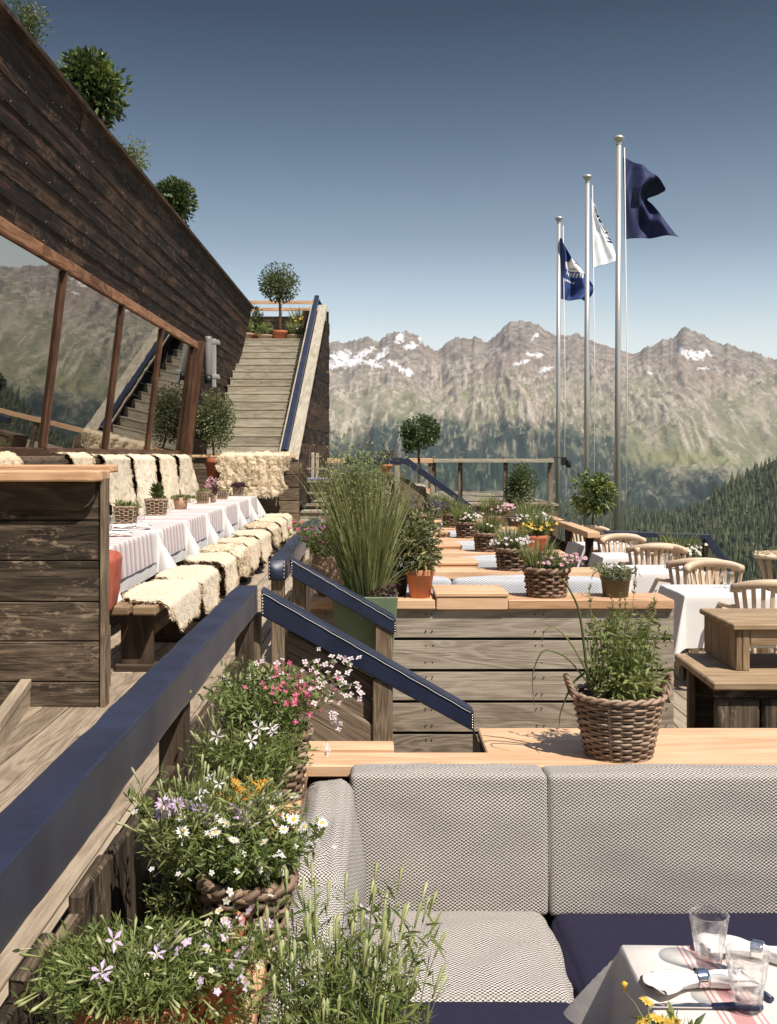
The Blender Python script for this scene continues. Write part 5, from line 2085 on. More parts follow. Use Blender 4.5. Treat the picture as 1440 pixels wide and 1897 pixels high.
sl_ = thing('stool', 'flared wooden stool with a pale fleece top at the picture edge', 'stool', (3.52, 9.5, FLOOR))
g = G()
prof = [(.17, FLOOR), (.11, FLOOR + .25), (.075, FLOOR + .5), (.09, FLOOR + .72), (.135, FLOOR + .86)]
for a in np.linspace(0, 2 * PI, 9)[:-1]:
    g.tube([(3.52 + r * math.cos(a), 9.5 + r * math.sin(a), z) for r, z in prof], .022, 6)
g.build('leg_cage', W_TEAK, sl_)
g = G()
g.lathe([(0, FLOOR + .87), (.175, FLOOR + .87), (.185, FLOOR + .89), (.16, FLOOR + .91), (0, FLOOR + .915)], 24, (3.52, 9.5, 0))
pts = N.normal(size=(1500, 2)) * .09
pts = pts[np.hypot(pts[:, 0], pts[:, 1]) < .185]
g.leaves(np.c_[pts[:, 0] + 3.52, pts[:, 1] + 9.5, 0 * pts[:, 0] + FLOOR + .905], N.normal(size=(len(pts), 3)) + [0, 0, .4], .025, .012)
g.build('fleece_top', FUR, sl_)

# ------------------------------------------------------------------ pots and baskets
def wicker(g, c, r0, r1, h, rows, stakes, sr, mat=0, irregular=0.0, belly=.0):
    n = stakes * 4
    th = np.arange(n) * 2 * PI / n
    rz = lambda f: r0 + (r1 - r0) * f + belly * math.sin(PI * f)
    for k in range(rows):
        f = (k + .5) / rows
        z = f * h
        R0 = rz(f)
        ph = PI * (k % 2)
        amp = sr * .95
        rr = R0 + amp * np.sin(th * stakes / 2 + ph) + irregular * fbm(th * 3, 0 * th + k * 1.7, 5, 2)
        zz = z + irregular * fbm(th * 2.2 + 9, 0 * th + k * 2.3, 6, 2)
        g.tube(np.stack([c[0] + rr * np.cos(th), c[1] + rr * np.sin(th), c[2] + zz], -1), sr * R.uniform(.85, 1.1), 5, True, mat, True)
    for k in range(stakes):
        a = (k + .0) * 2 * PI / stakes
        g.tube([(c[0] + rz(f) * math.cos(a), c[1] + rz(f) * math.sin(a), c[2] + f * h) for f in (0, .5, 1)], sr * .9, 4, False, mat, True)
    for q in (0, PI):                                          # plaited rim
        tw = th * (stakes / 2.0)
        rr, zz = rz(1) + sr * 1.1 * np.cos(tw + q), h + sr * 1.1 * np.sin(tw + q)
        g.tube(np.stack([c[0] + rr * np.cos(th), c[1] + rr * np.sin(th), c[2] + zz], -1), sr * 1.25, 5, True, mat, True)
        rr, zz = r0 + sr * np.cos(tw + q), sr * 1.0 + sr * np.sin(tw + q)
        g.tube(np.stack([c[0] + rr * np.cos(th), c[1] + rr * np.sin(th), c[2] + zz], -1), sr, 5, True, mat, True)
    return g


def basket(t, c, r0, r1, h, rows=9, stakes=18, sr=.006, mat=WICKER, irr=0.0, handles=False, square=False, name='basket'):
    g = G()
    wicker(g, c, r0, r1, h, rows, stakes, sr, 0, irr)
    if square:
        v = np.concatenate(g.v)
        a = np.arctan2(v[:, 1] - c[1], v[:, 0] - c[0])
        f = (np.abs(np.cos(a)) ** 5 + np.abs(np.sin(a)) ** 5) ** (-1 / 5)
        v[:, 0] = c[0] + (v[:, 0] - c[0]) * f
        v[:, 1] = c[1] + (v[:, 1] - c[1]) * f
        g.v = [v]
    g.build(name, mat, t)
    g = G()
    g.lathe([(0, .004), (r0 * .86, .004), (r1 * .90, h * .90), (r1 * .8, h * .93), (0, h * .95)], 20, c)
    g.build('soil', SOIL, t)
    if handles:
        for s in (-1, 1):
            g = G()
            for q in range(3):
                f = np.linspace(0, 1, 22)
                ang = (f - .5) * .62 + (0 if s > 0 else PI)
                up = np.sin(f * PI) ** .75 * .062
                tw = f * 26 + q * 2.1
                rr = r1 + .006 + up * .26 + .0045 * np.cos(tw)
                g.tube(np.stack([c[0] + rr * np.cos(ang), c[1] + rr * np.sin(ang), c[2] + h - .012 + up + .0045 * np.sin(tw)], -1), .0046, 5)
            g.build('handle', mat, t)


def pot(t, c, r0, r1, h, mat, rim=True, soil=True, n=30, name='pot', handles=False):
    g = G()
    if rim:
        rh = h * .22
        g.lathe([(0, 0), (r0, 0), (r0 + (r1 - r0) * .72, h - rh), (r1 * .985, h - rh), (r1, h - rh + .006), (r1 * 1.015, h - .004), (r1, h), (r1 * .9, h), (r1 * .86, h * .8), (0, h * .8)], n, c)
    else:
        g.lathe([(0, 0), (r0, 0), (r0 + (r1 - r0) * .5, h * .5), (r1, h), (r1 * .94, h), (r1 * .9, h * .88), (0, h * .88)], n, c)
    g.build(name, mat, t, bevel=0)
    if soil:
        g = G()
        g.lathe([(r1 * .9, h * .86), (r1 * .5, h * .9), (0, h * .91)], 16, c)
        g.build('soil', SOIL, t)


def crown(g, c, rx, ry, rz, n, L, W, clumps=14, tight=.36, up=.25, mats=1, fold=.35, hollow=.35):
    """leaf clusters scattered through an uneven crown"""
    c = np.asarray(c, float)
    q = N.normal(size=(clumps, 3))
    q /= np.linalg.norm(q, axis=1)[:, None]
    q *= N.uniform(hollow, .86, (clumps, 1))
    k = N.integers(0, clumps, n)
    p = q[k] + N.normal(size=(n, 3)) * tight * N.uniform(.5, 1.1, clumps)[k][:, None]
    rad = np.linalg.norm(p, axis=1)
    p = p / np.maximum(rad, 1.04)[:, None]
    dv = p + N.normal(size=(n, 3)) * .75 + [0, 0, up]
    mm = 0 if mats == 1 else (k % mats)
    return g.leaves(c + p * [rx, ry, rz], dv, N.uniform(.6, 1.15, n) * L, N.uniform(.7, 1.1, n) * W, fold, .12, mm)


def trunk(g, a, b, r0, r1, seed=1, limbs=()):
    a, b = np.asarray(a, float), np.asarray(b, float)
    f = np.linspace(0, 1, 9)
    w = np.stack([fbm(f * 2 + seed, 0 * f, seed, 2), fbm(f * 2 + 7, 0 * f + seed, seed, 2), 0 * f], -1) * np.linalg.norm(b - a) * .05 * (f * (1 - f) * 4)[:, None]
    g.tube(a + (b - a) * f[:, None] + w, r0 + (r1 - r0) * f, 8)
    for e in limbs:
        e = np.asarray(e, float)
        s = a + (b - a) * R.uniform(.75, 1.0)
        g.tube([s, (s + e) / 2 + [0, 0, .02], e], [r1 * .8, r1 * .55, r1 * .25], 5)


def limbs_to(c, rx, ry, rz, n):
    out = []
    for i in range(n):
        q = N.normal(size=3)
        q /= np.linalg.norm(q)
        out.append(np.asarray(c, float) + q * [rx, ry, rz] * .7)
    return out


def tree(name, label, cat, base, ctr, rx, ry, rz, n, L, W, mats, tr=.018, group=None, potspec=None, clumps=16, tight=.34, lim=7, hollow=.4, at=None):
    t = thing(name, label, cat, base, 0, group)
    if potspec:
        r0, r1, h, m = potspec
        pot(t, base, r0, r1, h, m)
        b0 = (base[0], base[1], base[2] + h * .85)
    else:
        b0 = base
    g = G()
    trunk(g, b0, (ctr[0], ctr[1], ctr[2] - rz * .25), tr, tr * .6, int(abs(ctr[0] * 97)) % 50, limbs_to(ctr, rx, ry, rz, lim))
    g.build('trunk', BARK, t)
    g = G()
    crown(g, ctr, rx, ry, rz, n, L, W, clumps, tight, mats=len(mats), hollow=hollow)
    g.build('crown', mats, t)
    return t


def stalks(g, c, n, r, h, spread, leafL, leafW, per=9, mats=(0, 1), lean=(0, 0), hv=.3, up=.7, w=.003, bend=.12):
    """leafy stems fanning from a pot; returns the tips and their directions"""
    a = N.uniform(0, 2 * PI, n)
    q = np.sqrt(N.uniform(0, 1, n))
    p0 = np.stack([c[0] + r * q * np.cos(a), c[1] + r * q * np.sin(a), c[2] + 0 * a], -1)
    hh = h * N.uniform(1 - hv, 1.05, n)
    out = spread * q * N.uniform(.6, 1.15, n)
    p1 = p0 + np.stack([np.cos(a) * out + lean[0] * hh / h, np.sin(a) * out + lean[1] * hh / h, hh - out * .12], -1)
    g.blades(p0, p1, w, bend, 4, mats[0])
    ts = N.uniform(.12, 1.0, (n, per))
    i = np.repeat(np.arange(n), per)
    t = ts.reshape(-1)[:, None]
    hv_ = p1 - p0
    ctl = p0 + hv_ * .5
    ctl[:, 2] += np.linalg.norm(hv_[:, :2], axis=1) * .5
    ctl[:, :2] = p0[:, :2] + hv_[:, :2] * (.5 - bend)
    pos = (1 - t) ** 2 * p0[i] + 2 * t * (1 - t) * ctl[i] + t ** 2 * p1[i]
    d = N.normal(size=(len(i), 3)) * .75 + np.array([0, 0, up])
    g.leaves(pos, d, N.uniform(.55, 1.15, len(i)) * leafL, N.uniform(.7, 1.1, len(i)) * leafW, .3, .2, mats[1])
    return p1, (p1 - ctl) / (np.linalg.norm(p1 - ctl, axis=1)[:, None] + 1e-9)


def blooms(t, pts, dirs, r, n, wid, mats, cup=.15, cen=.18, single=True, name='blossom'):
    """flowers at the given tips: a mesh each, or one mesh when they are tiny"""
    if single:
        for p, d in zip(pts, dirs):
            g = G()
            g.flower(p, d, r * R.uniform(.8, 1.1), n, wid, (0, 1), cup, cen)
            g.build(name, mats, t)
    else:
        g = G()
        for p, d in zip(pts, dirs):
            g.flower(p, d, r * R.uniform(.7, 1.15), n, wid, (0, 1), cup, cen)
        g.build('blossoms', mats, t)


def toward(n, k=.8):
    """directions mostly up and toward the light"""
    return N.normal(size=(n, 3)) * .45 + np.array([.15, -.5, k])


def buds(g, pts, dirs, L, W, mat):
    for p, d in zip(pts, dirs):
        p = np.asarray(p)
        e = p + np.asarray(d) * L
        g.tube([p, p + (e - p) * .5, p + (e - p) * .82, e], [W * .35, W * .5, W * .95, W * .2], 5, False, mat)


# ---- the big wicker basket on the ledge
c = Vector((P(1146, 0, 3.10).x, 3.10, CAP - .004))
t = thing('basket_planter', 'big two handled wicker basket of wild herbs on the larch ledge', 'planter', c)
basket(t, c, .090, .128, .178, 20, 22, .0044, WICKER, .0018, True)
g = G()
b0 = (c.x, c.y, c.z + .165)
tp, td = stalks(g, (b0[0] + .012, b0[1], b0[2]), 80, .085, .245, .045, .030, .009, 11, (0, 1), (.01, 0), .35, .45, .003)
crown(g, (b0[0] + .02, b0[1], b0[2] + .065), .10, .10, .075, 560, .036, .013, 20, .3)
g.build('foliage', [LF_PALE, LF_MID], t)
g = G()
st_ = []
for px, py, bx in [(1092, 1085, 1105), (1178, 1058, 1160), (1205, 1120, 1180), (1215, 1095, 1190), (1130, 1125, 1130), (1150, 1100, 1145), (1190, 1140, 1170), (1165, 1130, 1150), (1112, 1150, 1118), (1222, 1160, 1195), (1140, 1160, 1140), (1200, 1170, 1175)] + [(R.uniform(1095, 1225), R.uniform(1085, 1190), R.uniform(1110, 1190)) for _ in range(16)]:
    a, b = P(bx, 1285, 3.1), P(px, py, 3.1 + R.uniform(-.04, .05))
    st_.append((a, b))
    g.blades([a], [b], .0046, R.uniform(-.1, .15), 6, 0)
    d_ = np.array((b - a).normalized())
    m = 26
    q = np.array(b)[None] - d_[None] * N.uniform(0, .07, (m, 1))
    g.leaves(q, d_[None] + N.normal(size=(m, 3)) * .55, .013, .005, .3, .1, 1)
g.build('seed_stalk', [LF_PALE, LF_DRY], t)
g = G()
for pts in ([(1100, 1270), (1062, 1195), (1030, 1160), (1010, 1165), (1003, 1190)], [(1098, 1275), (1050, 1215), (1005, 1200), (985, 1250), (990, 1310)], [(1105, 1265), (1092, 1240), (1060, 1265), (1038, 1320), (1036, 1345)],
            [(1092, 1280), (1075, 1130), (1052, 1085), (1040, 1072), (1030, 1062)]):
    w3 = [P(x, y, 3.08) for x, y in pts]
    A = np.array(w3)
    f = np.linspace(0, 1, 16)
    C = np.stack([np.interp(f, np.linspace(0, 1, len(A)), A[:, k]) for k in range(3)], -1)
    C = np.vstack([C[:1], (C[:-2] + 2 * C[1:-1] + C[2:]) / 4, C[-1:]])
    g.tube(C, np.linspace(.0042, .0008, 16), 4, flat=1.6)
g.build('grass_blade', LF_PALE, t)

# ---- plants on the ledge beside the near handrail
zc = CAP - .002


def arm_x(px, d):
    return (px - CX) * d / FP


GP = 'plants on the ledge below the near handrail'
c = Vector((-.265, 2.72, zc))
t = thing('basket_planter', 'round wicker basket of pink gaura at the sofa corner', 'planter', c, 0, GP)
basket(t, c, .075, .098, .165, 12, 20, .006, WICKER, .004)
g = G()
tp, td = stalks(g, (c.x - .01, c.y, c.z + .15), 90, .085, .17, .15, .026, .009, 12, (0, 1), (.06, .05), .4, .4, .002)
crown(g, (c.x + .01, c.y + .01, c.z + .22), .12, .12, .10, 900, .026, .010, 20, .3)
g.build('foliage', [STEM, LF_MID], t)
sel = tp[np.argsort(-tp[:, 2] - tp[:, 0] * .4)][:44]
pts = np.repeat(sel, 3, 0) + N.normal(size=(len(sel) * 3, 3)) * [.018, .02, .018]
half = len(pts) // 2
blooms(t, pts[:half], toward(half), .0095, 4, .8, [PT_LEM, PT_HOT], .2, .2, False)
blooms(t, pts[half:], toward(len(pts) - half), .009, 4, .8, [PT_HOT, PT_PINK], .2, .2, False)
g = G()
for px, py in [(612, 1290), (628, 1330), (600, 1262), (590, 1290), (632, 1345), (618, 1385), (620, 1318)]:
    b = P(px - 8, py + 4, 2.75)
    g.blades([(c.x + .03, c.y, c.z + .18)], [b], .002, .1, 6, 0)
    for q in range(5):
        g.flower(np.array(b) + N.normal(size=3) * .008, (.2, -.6, .6), .008, 4, .7, (1, 2), .2, .2)
g.build('trailing_stem', [STEM, PT_LEM, PT_HOT], t)


ZT = Z(-1.11)


def star_plant(name, label, c, n, h, sp, nf, potm, lean=(0, 0), r=.07, ph=.10, petal_m=PT_LILAC, budn=26, fr=.022, leafL=.026, per=16, fl=None, mat=LF_MID):
    if c[0] < -.29:
        ph += c[2] - ZT
        c = (c[0], c[1], ZT)
    t = thing(name, label, 'plant', c, 0, GP)
    pot(t, c, r * .8, r, ph, potm)
    g = G()
    tp, td = stalks(g, (c[0], c[1], c[2] + ph - .008), n, r, h, sp, leafL, .0044, per, (0, 1), lean, .45, .8, .0022)
    k = min(budn, len(tp))
    idx = N.permutation(len(tp))[:k]
    buds(g, tp[idx], td[idx], .034, .0032, 2)
    crown(g, (c[0] + lean[0] * .3, c[1] + lean[1] * .3, c[2] + ph + h * .42), sp * .8 + r * .6, sp * .8 + r * .6, h * .45, n * 5, leafL, .005, 24, .32, up=.6)
    crown(g, (c[0] + .01, c[1] - r * .55, c[2] + ph - .02), sp * .5 + r * .9, sp * .3 + r * .6, .075, n * 4, leafL, .0055, 18, .34, up=.5)
    g.build('foliage', [STEM, mat, BUD], t)
    if fl is None:
        hi = tp[np.argsort(-tp[:, 2])][:nf]
    else:
        hi = np.array([P(*q) for q in fl])
        g = G()
        g.blades(np.repeat(np.array([[c[0], c[1], c[2] + ph + h * .4]]), len(hi), 0) + N.normal(size=(len(hi), 3)) * [.03, .03, .02], hi, .0022, .1, 5)
        g.build('flower_stem', STEM, t)
    blooms(t, hi, toward(len(hi), .55), fr, 5, .36, [petal_m, BUD], .12, .1, True)
    return t


star_plant('flowering_plant', 'bushy star flower plant against the plank wall, behind the gaura basket', (-.345, 2.98, zc), 120, .15, .08, 5, POTBLACK, (.02, 0), .07, .10, PT_LEM)
star_plant('flowering_plant', 'dense green star flower plant in front of the gaura basket', (-.302, 2.52, zc), 230, .14, .075, 6, POTBLACK, (.02, -.01), .085, .09, PT_LEM, 40)
# orange daisies in terracotta
c = Vector((-.255, 2.24, zc))
t = thing('flowering_plant', 'orange daisies in a terracotta pot behind the white daisies', 'plant', c, 0, GP)
pot(t, c, .065, .085, .11, TERRA)
g = G()
tp, td = stalks(g, (c.x - .02, c.y, c.z + .10), 40, .06, .075, .05, .03, .009, 8, (0, 1), (-.02, -.01), .3)
g.build('foliage', [STEM, LF_MID], t)
hi = np.array([P(x, y, 2.12) for x, y in ((405, 1474), (436, 1452), (455, 1462), (466, 1448), (487, 1454), (478, 1468), (440, 1470), (420, 1480), (460, 1476))])
blooms(t, hi, toward(len(hi), .9), .017, 12, .3, [PT_ORANGE, FL_CEN], .15, .22)
# tall pale budded plant with lilac daisies
c = (-.315, 1.98, zc)
t = star_plant('flowering_plant', 'tall pale budded plant in a dark pot against the plank wall', c, 230, .185, .075, 5, POTBLACK, (.02, -.02), .07, .08, PT_WHITE, 80, .014, .032, 14, mat=LF_PALE)
g = G()
b = P(250, 1505, 1.95)
g.blades([P(285, 1660, 1.97)], [b], .0025, .1, 6)
g.build('tall_stem', STEM, t)
blooms(t, [b], [(-.3, -.4, .8)], .010, 5, .6, [PT_WHITE, BUD])
c = Vector((-.42, 2.20, ZT))
t = thing('flowering_plant', 'lilac daisies leaning over the tall budded plant', 'plant', c, 0, GP)
pot(t, c, .06, .07, .34, POTBLACK)
g = G()
tp, td = stalks(g, (c.x, c.y, c.z + .33), 45, .05, .12, .08, .03, .009, 8, (0, 1), (.03, 0), .3)
g.build('foliage', [STEM, LF_MID], t)
hi = np.array([P(x, y, 1.93) for x, y in ((297, 1508), (312, 1496), (330, 1490), (345, 1494), (360, 1497), (375, 1500), (435, 1502), (447, 1512), (455, 1520), (305, 1490), (385, 1518))])
blooms(t, hi, toward(len(hi), .35), .019, 14, .28, [PT_LILAC, FL_BRN], .2, .18)
# white daisies in a basket
c = Vector((-.222, 1.88, zc))
t = thing('basket_planter', 'wicker basket overflowing with small white daisies beside the sofa', 'planter', c, 0, GP)
basket(t, c, .058, .078, .125, 10, 18, .0055, WICKER, .006)
g = G()
tp, td = stalks(g, (c.x, c.y, c.z + .11), 110, .065, .11, .075, .022, .009, 11, (0, 1), (.01, .03), .5, .4, .0018)
crown(g, (c.x + .0, c.y + .02, c.z + .14), .095, .11, .08, 900, .020, .009, 24, .3)
g.build('foliage', [STEM, LF_MID], t)
hi = tp[np.argsort(-tp[:, 2])][:26]
blooms(t, hi, toward(len(hi), .8), .0125, 12, .34, [PT_WHITE, FL_CEN], .05, .3)
lo = tp[np.argsort(tp[:, 2])][:60] + N.normal(size=(60, 3)) * .015
lo[:, 2] -= .02
blooms(t, lo, toward(60, .3), .008, 5, .7, [PT_WHITE, FL_CEN], .1, .2, False)
# near plants at the bottom edge
star_plant('flowering_plant', 'low star flower plant with five lilac stars at the picture corner', (-.362, 1.62, zc), 300, .065, .085, 0, TERRA_R, (.01, 0), .09, .06, PT_LILAC, 70, .019, .026, 15,
           [(210, 1742, 1.6), (188, 1800, 1.56), (190, 1812, 1.55), (291, 1768, 1.6), (296, 1846, 1.55)])
c = Vector((-.248, 1.66, zc))
t = thing('flowering_plant', 'small lilac and cream nemesia in a terracotta pot', 'plant', c, 0, GP)
pot(t, c, .045, .06, .075, TERRA_R)
g = G()
crown(g, (c.x, c.y - .045, c.z + .045), .085, .05, .06, 420, .022, .006, 16, .32, up=.4)
tp, td = stalks(g, (c.x, c.y, c.z + .06), 90, .06, .06, .07, .02, .007, 9, (0, 1), (.02, 0), .5, .4, .0018)
g.build('foliage', [STEM, LF_MID], t)
blooms(t, tp[:46], toward(46, .5), .0085, 5, .8, [PT_LILAC, PT_CREAM], .2, .35, False)
blooms(t, tp[46:66] + N.normal(size=(20, 3)) * .01, toward(20, .5), .008, 5, .8, [PT_CREAM, FL_CEN], .2, .25, False)
g = G()
g.tube([P(415, 1765, 1.78), P(438, 1735, 1.77), P(446, 1700, 1.77), P(440, 1690, 1.77)], [.010, .012, .008, .003], 6)
tag(g.build('clay_shard', TERRA_R, origin=P(430, 1730, 1.77)), 'broken terracotta shard between the flower pots', 'shard')
c = (-.045, 1.30, CAP)
t = star_plant('flowering_plant', 'white star flower plant with long buds in front of the sofa seat', c, 120, .20, .04, 0, TERRA, (.01, .06), .09, .085, PT_WHITE, 80, .015, .040, 13,
               [(672, 1690, 1.45), (712, 1705, 1.44), (728, 1762, 1.42), (752, 1765, 1.42), (756, 1800, 1.42), (742, 1795, 1.42), (575, 1705, 1.46)])
c = Vector((.345, 1.29, CAP))
t = thing('flowering_plant', 'yellow orange daisies at the front edge, before the white table', 'plant', c, 0, GP)
pot(t, c, .06, .075, .09, TERRA)
g = G()
tp, td = stalks(g, (c.x, c.y, c.z + .08), 30, .05, .07, .05, .03, .009, 8, (0, 1), (0, 0), .3)
hi = np.array([P(x, y, 1.36) for x, y in ((1198, 1856), (1197, 1893), (1228, 1896), (1250, 1900), (1180, 1902), (1215, 1888))])
g.blades(np.repeat(np.array([[c.x, c.y, c.z + .1]]), 9, 0) + N.normal(size=(9, 3)) * .012, np.vstack([hi, [P(1157, 1836, 1.36)], [P(1270, 1880, 1.36)], [P(1300, 1876, 1.36)]]), .0026, .05, 5, 0)
buds(g, [P(1157, 1836, 1.36)], [(0, 0, 1)], .012, .005, 2)
g.build('foliage', [STEM, LF_MID, FL_CEN], t)
blooms(t, hi, toward(6, .8), .0125, 11, .34, [PT_YELLOW, PT_ORANGE], .1, .25)

# ---- the green planter of tall grass
c = Vector((-.055, 6.12, FLOOR))
t = thing('grass_planter', 'tall square green planter full of feathery grass beside the steps', 'planter', c)
g = G()
hz_ = Z(-.785) - FLOOR
sq = lambda a, z: [(c.x - a, c.y - a, z), (c.x + a, c.y - a, z), (c.x + a, c.y + a, z), (c.x - a, c.y + a, z)]
g.loft([sq(.095, FLOOR), sq(.182, FLOOR + hz_), sq(.172, FLOOR + hz_), sq(.166, FLOOR + hz_ - .05)], smooth=False)
g.build('pot', POTGREEN, t, bevel=.006)
g = G()
b0 = np.array([c.x, c.y, FLOOR + hz_ - .05])
m = 850
a = N.uniform(0, 2 * PI, m)
q = np.sqrt(N.uniform(0, 1, m))
p0 = np.stack([b0[0] + .095 * q * np.cos(a), b0[1] + .095 * q * np.sin(a), b0[2] + 0 * a], -1)
hh = N.uniform(.30, .80, m)
p1 = p0 + np.stack([np.cos(a) * q * .24 * hh / .7 + N.normal(size=m) * .05 - .035 * hh, np.sin(a) * q * .2 + N.normal(size=m) * .04, hh], -1)
g.blades(p0, p1, N.uniform(.005, .0105, m), .16, 5, N.integers(0, 2, m))
m = 60
a = N.uniform(0, 2 * PI, m)
p0 = np.stack([b0[0] + .1 * np.cos(a), b0[1] + .1 * np.sin(a), b0[2] + 0 * a], -1)
p1 = p0 + np.stack([np.cos(a) * N.uniform(.2, .42, m), np.sin(a) * .25, N.uniform(.12, .42, m)], -1)
g.blades(p0, p1, .004, .2, 6, 0)
m = 3000                                                     # the feathery heads
hc = np.array([b0[0] - .06, b0[1] + .04, b0[2] + .66])
pp_ = hc + N.normal(size=(m, 3)) * [.105, .10, .10]
g.leaves(pp_, N.normal(size=(m, 3)) * .6 + [0, 0, .8], N.uniform(.018, .038, m), .0085, .3, .1, N.integers(1, 4, m))
g.build('grass', [LF_GRASS, LF_PALE, LF_SED, LF_OLIVE], t)
g = G()
crown(g, (c.x + .09, c.y - .08, FLOOR + hz_ + .01), .09, .07, .05, 220, .03, .016, 8, .3)
g.build('leaf_rosette', LF_PURP, t)

GW = 'plants on the boarded booth backs'


def potted(label, c, spec, fol, group=GW, cat='plant', name='potted_plant'):
    t = thing(name, label, cat, c, 0, group)
    r0, r1, h, m = spec
    pot(t, c, r0, r1, h, m)
    fol(t, Vector((c[0], c[1], c[2] + h * .9)))
    return t


def f_salvia(t, b):
    g = G()
    tp, td = stalks(g, b, 220, .10, .46, .27, .042, .012, 16, (0, 1), (.10, 0), .5, .4)
    g.build('foliage', [STEM, LF_OLIVE], t)
    g = G()
    for p, d in zip(tp[:34], td[:34]):
        m = 22
        g.leaves(p - d[None] * N.uniform(0, .07, (m, 1)), N.normal(size=(m, 3)), .012, .008)
    g.build('blossoms', PT_VIOLET, t)


potted('violet flowering salvia behind the tall grass', (.10, 6.62, CAP), (.09, .12, .16, POTBLACK), f_salvia)


def f_pinkmix(t, b):
    g = G()
    tp, td = stalks(g, b, 90, .10, .26, .18, .04, .014, 13, (0, 1), (-.03, 0), .5, .4)
    g.build('foliage', [STEM, LF_MID], t)
    g = G()
    for p in tp[:30]:
        g.flower(p, (0, -.5, .7), .016, 5, .8, (0, 1), .2, .2)
    g.build('blossoms', [PT_HOT, PT_PINK], t)
    g = G()
    for p in tp[30:48]:
        g.flower(p, (0, -.5, .7), .014, 5, .8, (0, 0), .2, 0)
    g.build('dark_blossoms', PT_VIOLET, t)


t = thing('potted_plant', 'round clay pot of magenta flowers behind the farther sloping rail', 'plant', (-.275, 6.66, CAP - .10), 0, GW)
g = G()
g.lathe([(0, 0), (.07, 0), (.115, .06), (.128, .13), (.115, .20), (.105, .225), (.115, .24), (.10, .24), (.09, .2), (0, .2)], 28, (-.275, 6.62, CAP))
g.build('pot', TERRA_P, t)
f_pinkmix(t, Vector((-.275, 6.64, CAP + .21)))


def f_shrub(mat, rx, rz, n, L, W, stem=.5):
    def f(t, b):
        g = G()
        ct = (b.x, b.y, b.z + rz * .95)
        trunk(g, b, (b.x, b.y, b.z + rz * .6), .010, .006, 3, limbs_to(ct, rx, rx, rz, 6))
        g.build('stem', BARK, t)
        g = G()
        crown(g, ct, rx, rx, rz, n, L, W, 16, .34, mats=len(mat))
        g.build('foliage', mat, t)
    return f


potted('terracotta pot with a cream edged shrub on the booth ledge', (.272, 6.52, CAP), (.062, .088, .168, TERRA), f_shrub([LF_VAR, LF_OLIVE], .115, .185, 1300, .052, .019))


def f_sed(t, b):
    g = G()
    tp, td = stalks(g, b, 40, .08, .08, .12, .045, .012, 8, (0, 1), (0, 0), .6, .2)
    g.build('foliage', [STEM, LF_OLIVE], t)


potted('dark olive pot of trailing grey green leaves at the ledge end', (1.462, 6.56, CAP), (.075, .092, .125, plain('olive_glazed_pot', (.10, .095, .055), .45)), f_sed)


def basket_thing(label, c, r, h, fol, mat=SEAGRASS, rows=7, stakes=14, group='rope baskets in a line along the booth backs'):
    t = thing('basket_planter', label, 'planter', c, 0, group)
    basket(t, c, r * .84, r, h, rows, stakes, r * .075, mat, r * .05)
    fol(t, Vector((c[0], c[1], c[2] + h * .9)))
    return t


def f_grassflower(gx=-.04, flx=.05, petals=(PT_PINK, PT_HOT), s=1.0, nf=36):
    def f(t, b):
        g = G()
        m = 300
        a = N.uniform(0, 2 * PI, m)
        q = np.sqrt(N.uniform(0, 1, m))
        p0 = np.stack([b.x + gx * s + .06 * s * q * np.cos(a), b.y + .06 * s * q * np.sin(a), b.z + 0 * a], -1)
        p1 = p0 + np.stack([np.cos(a) * q * .085 * s, np.sin(a) * q * .07 * s, N.uniform(.09, .19, m) * s], -1)
        g.blades(p0, p1, .005 * s, .15, 4, N.integers(0, 2, m))
        tp, td = stalks(g, Vector((b.x + flx * s, b.y, b.z)), 70, .055 * s, .10 * s, .09 * s, .022 * s, .010 * s, 9, (2, 2), (.02 * s, 0), .5, .3)
        crown(g, (b.x + flx * .6 * s, b.y, b.z + .045 * s), .09 * s, .08 * s, .06 * s, 260, .024 * s, .010 * s, 12, .3)
        g.build('foliage', [LF_MID, LF_GRASS, LF_OLIVE], t)
        g = G()
        for i, p in enumerate(tp[:nf]):
            g.flower(p, (.1, -.6, .7), .013 * s * R.uniform(.8, 1.2), 6, .7, (0, 1), .15, .25)
        g.build('blossoms', [petals[0], petals[1]], t)
    return f


basket_thing('rope basket of grass and magenta flowers, closest along the booth backs', (1.045, 6.58, CAP), .128, .158, f_grassflower(-.045, .07, (PT_PINK, PT_HOT), 1.1, 50), rows=8, stakes=18)
basket_thing('rope basket with a dome of pink white daisies, second along', (1.03, 8.06, CAP), .125, .15, f_grassflower(-.01, -.02, (PT_LEM, FL_BRN), 1.15, 64))
basket_thing('rope basket of upright green blades, third along', (1.01, 9.62, CAP), .125, .15, f_grassflower(-.0, .0, (PT_CREAM, FL_CEN), 1.15, 6))
basket_thing('rope basket with white and yellow flowers, fourth along', (.955, 11.2, CAP), .115, .15, f_grassflower(-.03, .0, (PT_LEM, PT_YELLOW), 1.2, 60))
basket_thing('rope basket of light green herbs, fifth along', (.90, 12.76, CAP), .105, .15, f_grassflower(.0, .03, (PT_YELLOW, FL_CEN), 1.35, 10))
basket_thing('rope basket of pale herbs farthest along, at the far stair', (.83, 14.34, CAP), .10, .14, f_grassflower(.0, .0, (PT_YELLOW, FL_CEN), 1.3, 4))
potted('low pot of yellow and pink flowers between the rope baskets', (1.42, 9.66, CAP), (.10, .13, .14, TERRA_R), f_grassflower(.04, -.0, (PT_YELLOW, PT_PINK), 1.3, 50))
potted('pot of white and orange flowers near the dark column bush', (1.62, 11.25, CAP), (.10, .13, .12, TERRA), f_grassflower(.0, .0, (PT_WHITE, PT_ORANGE), 1.5, 60))
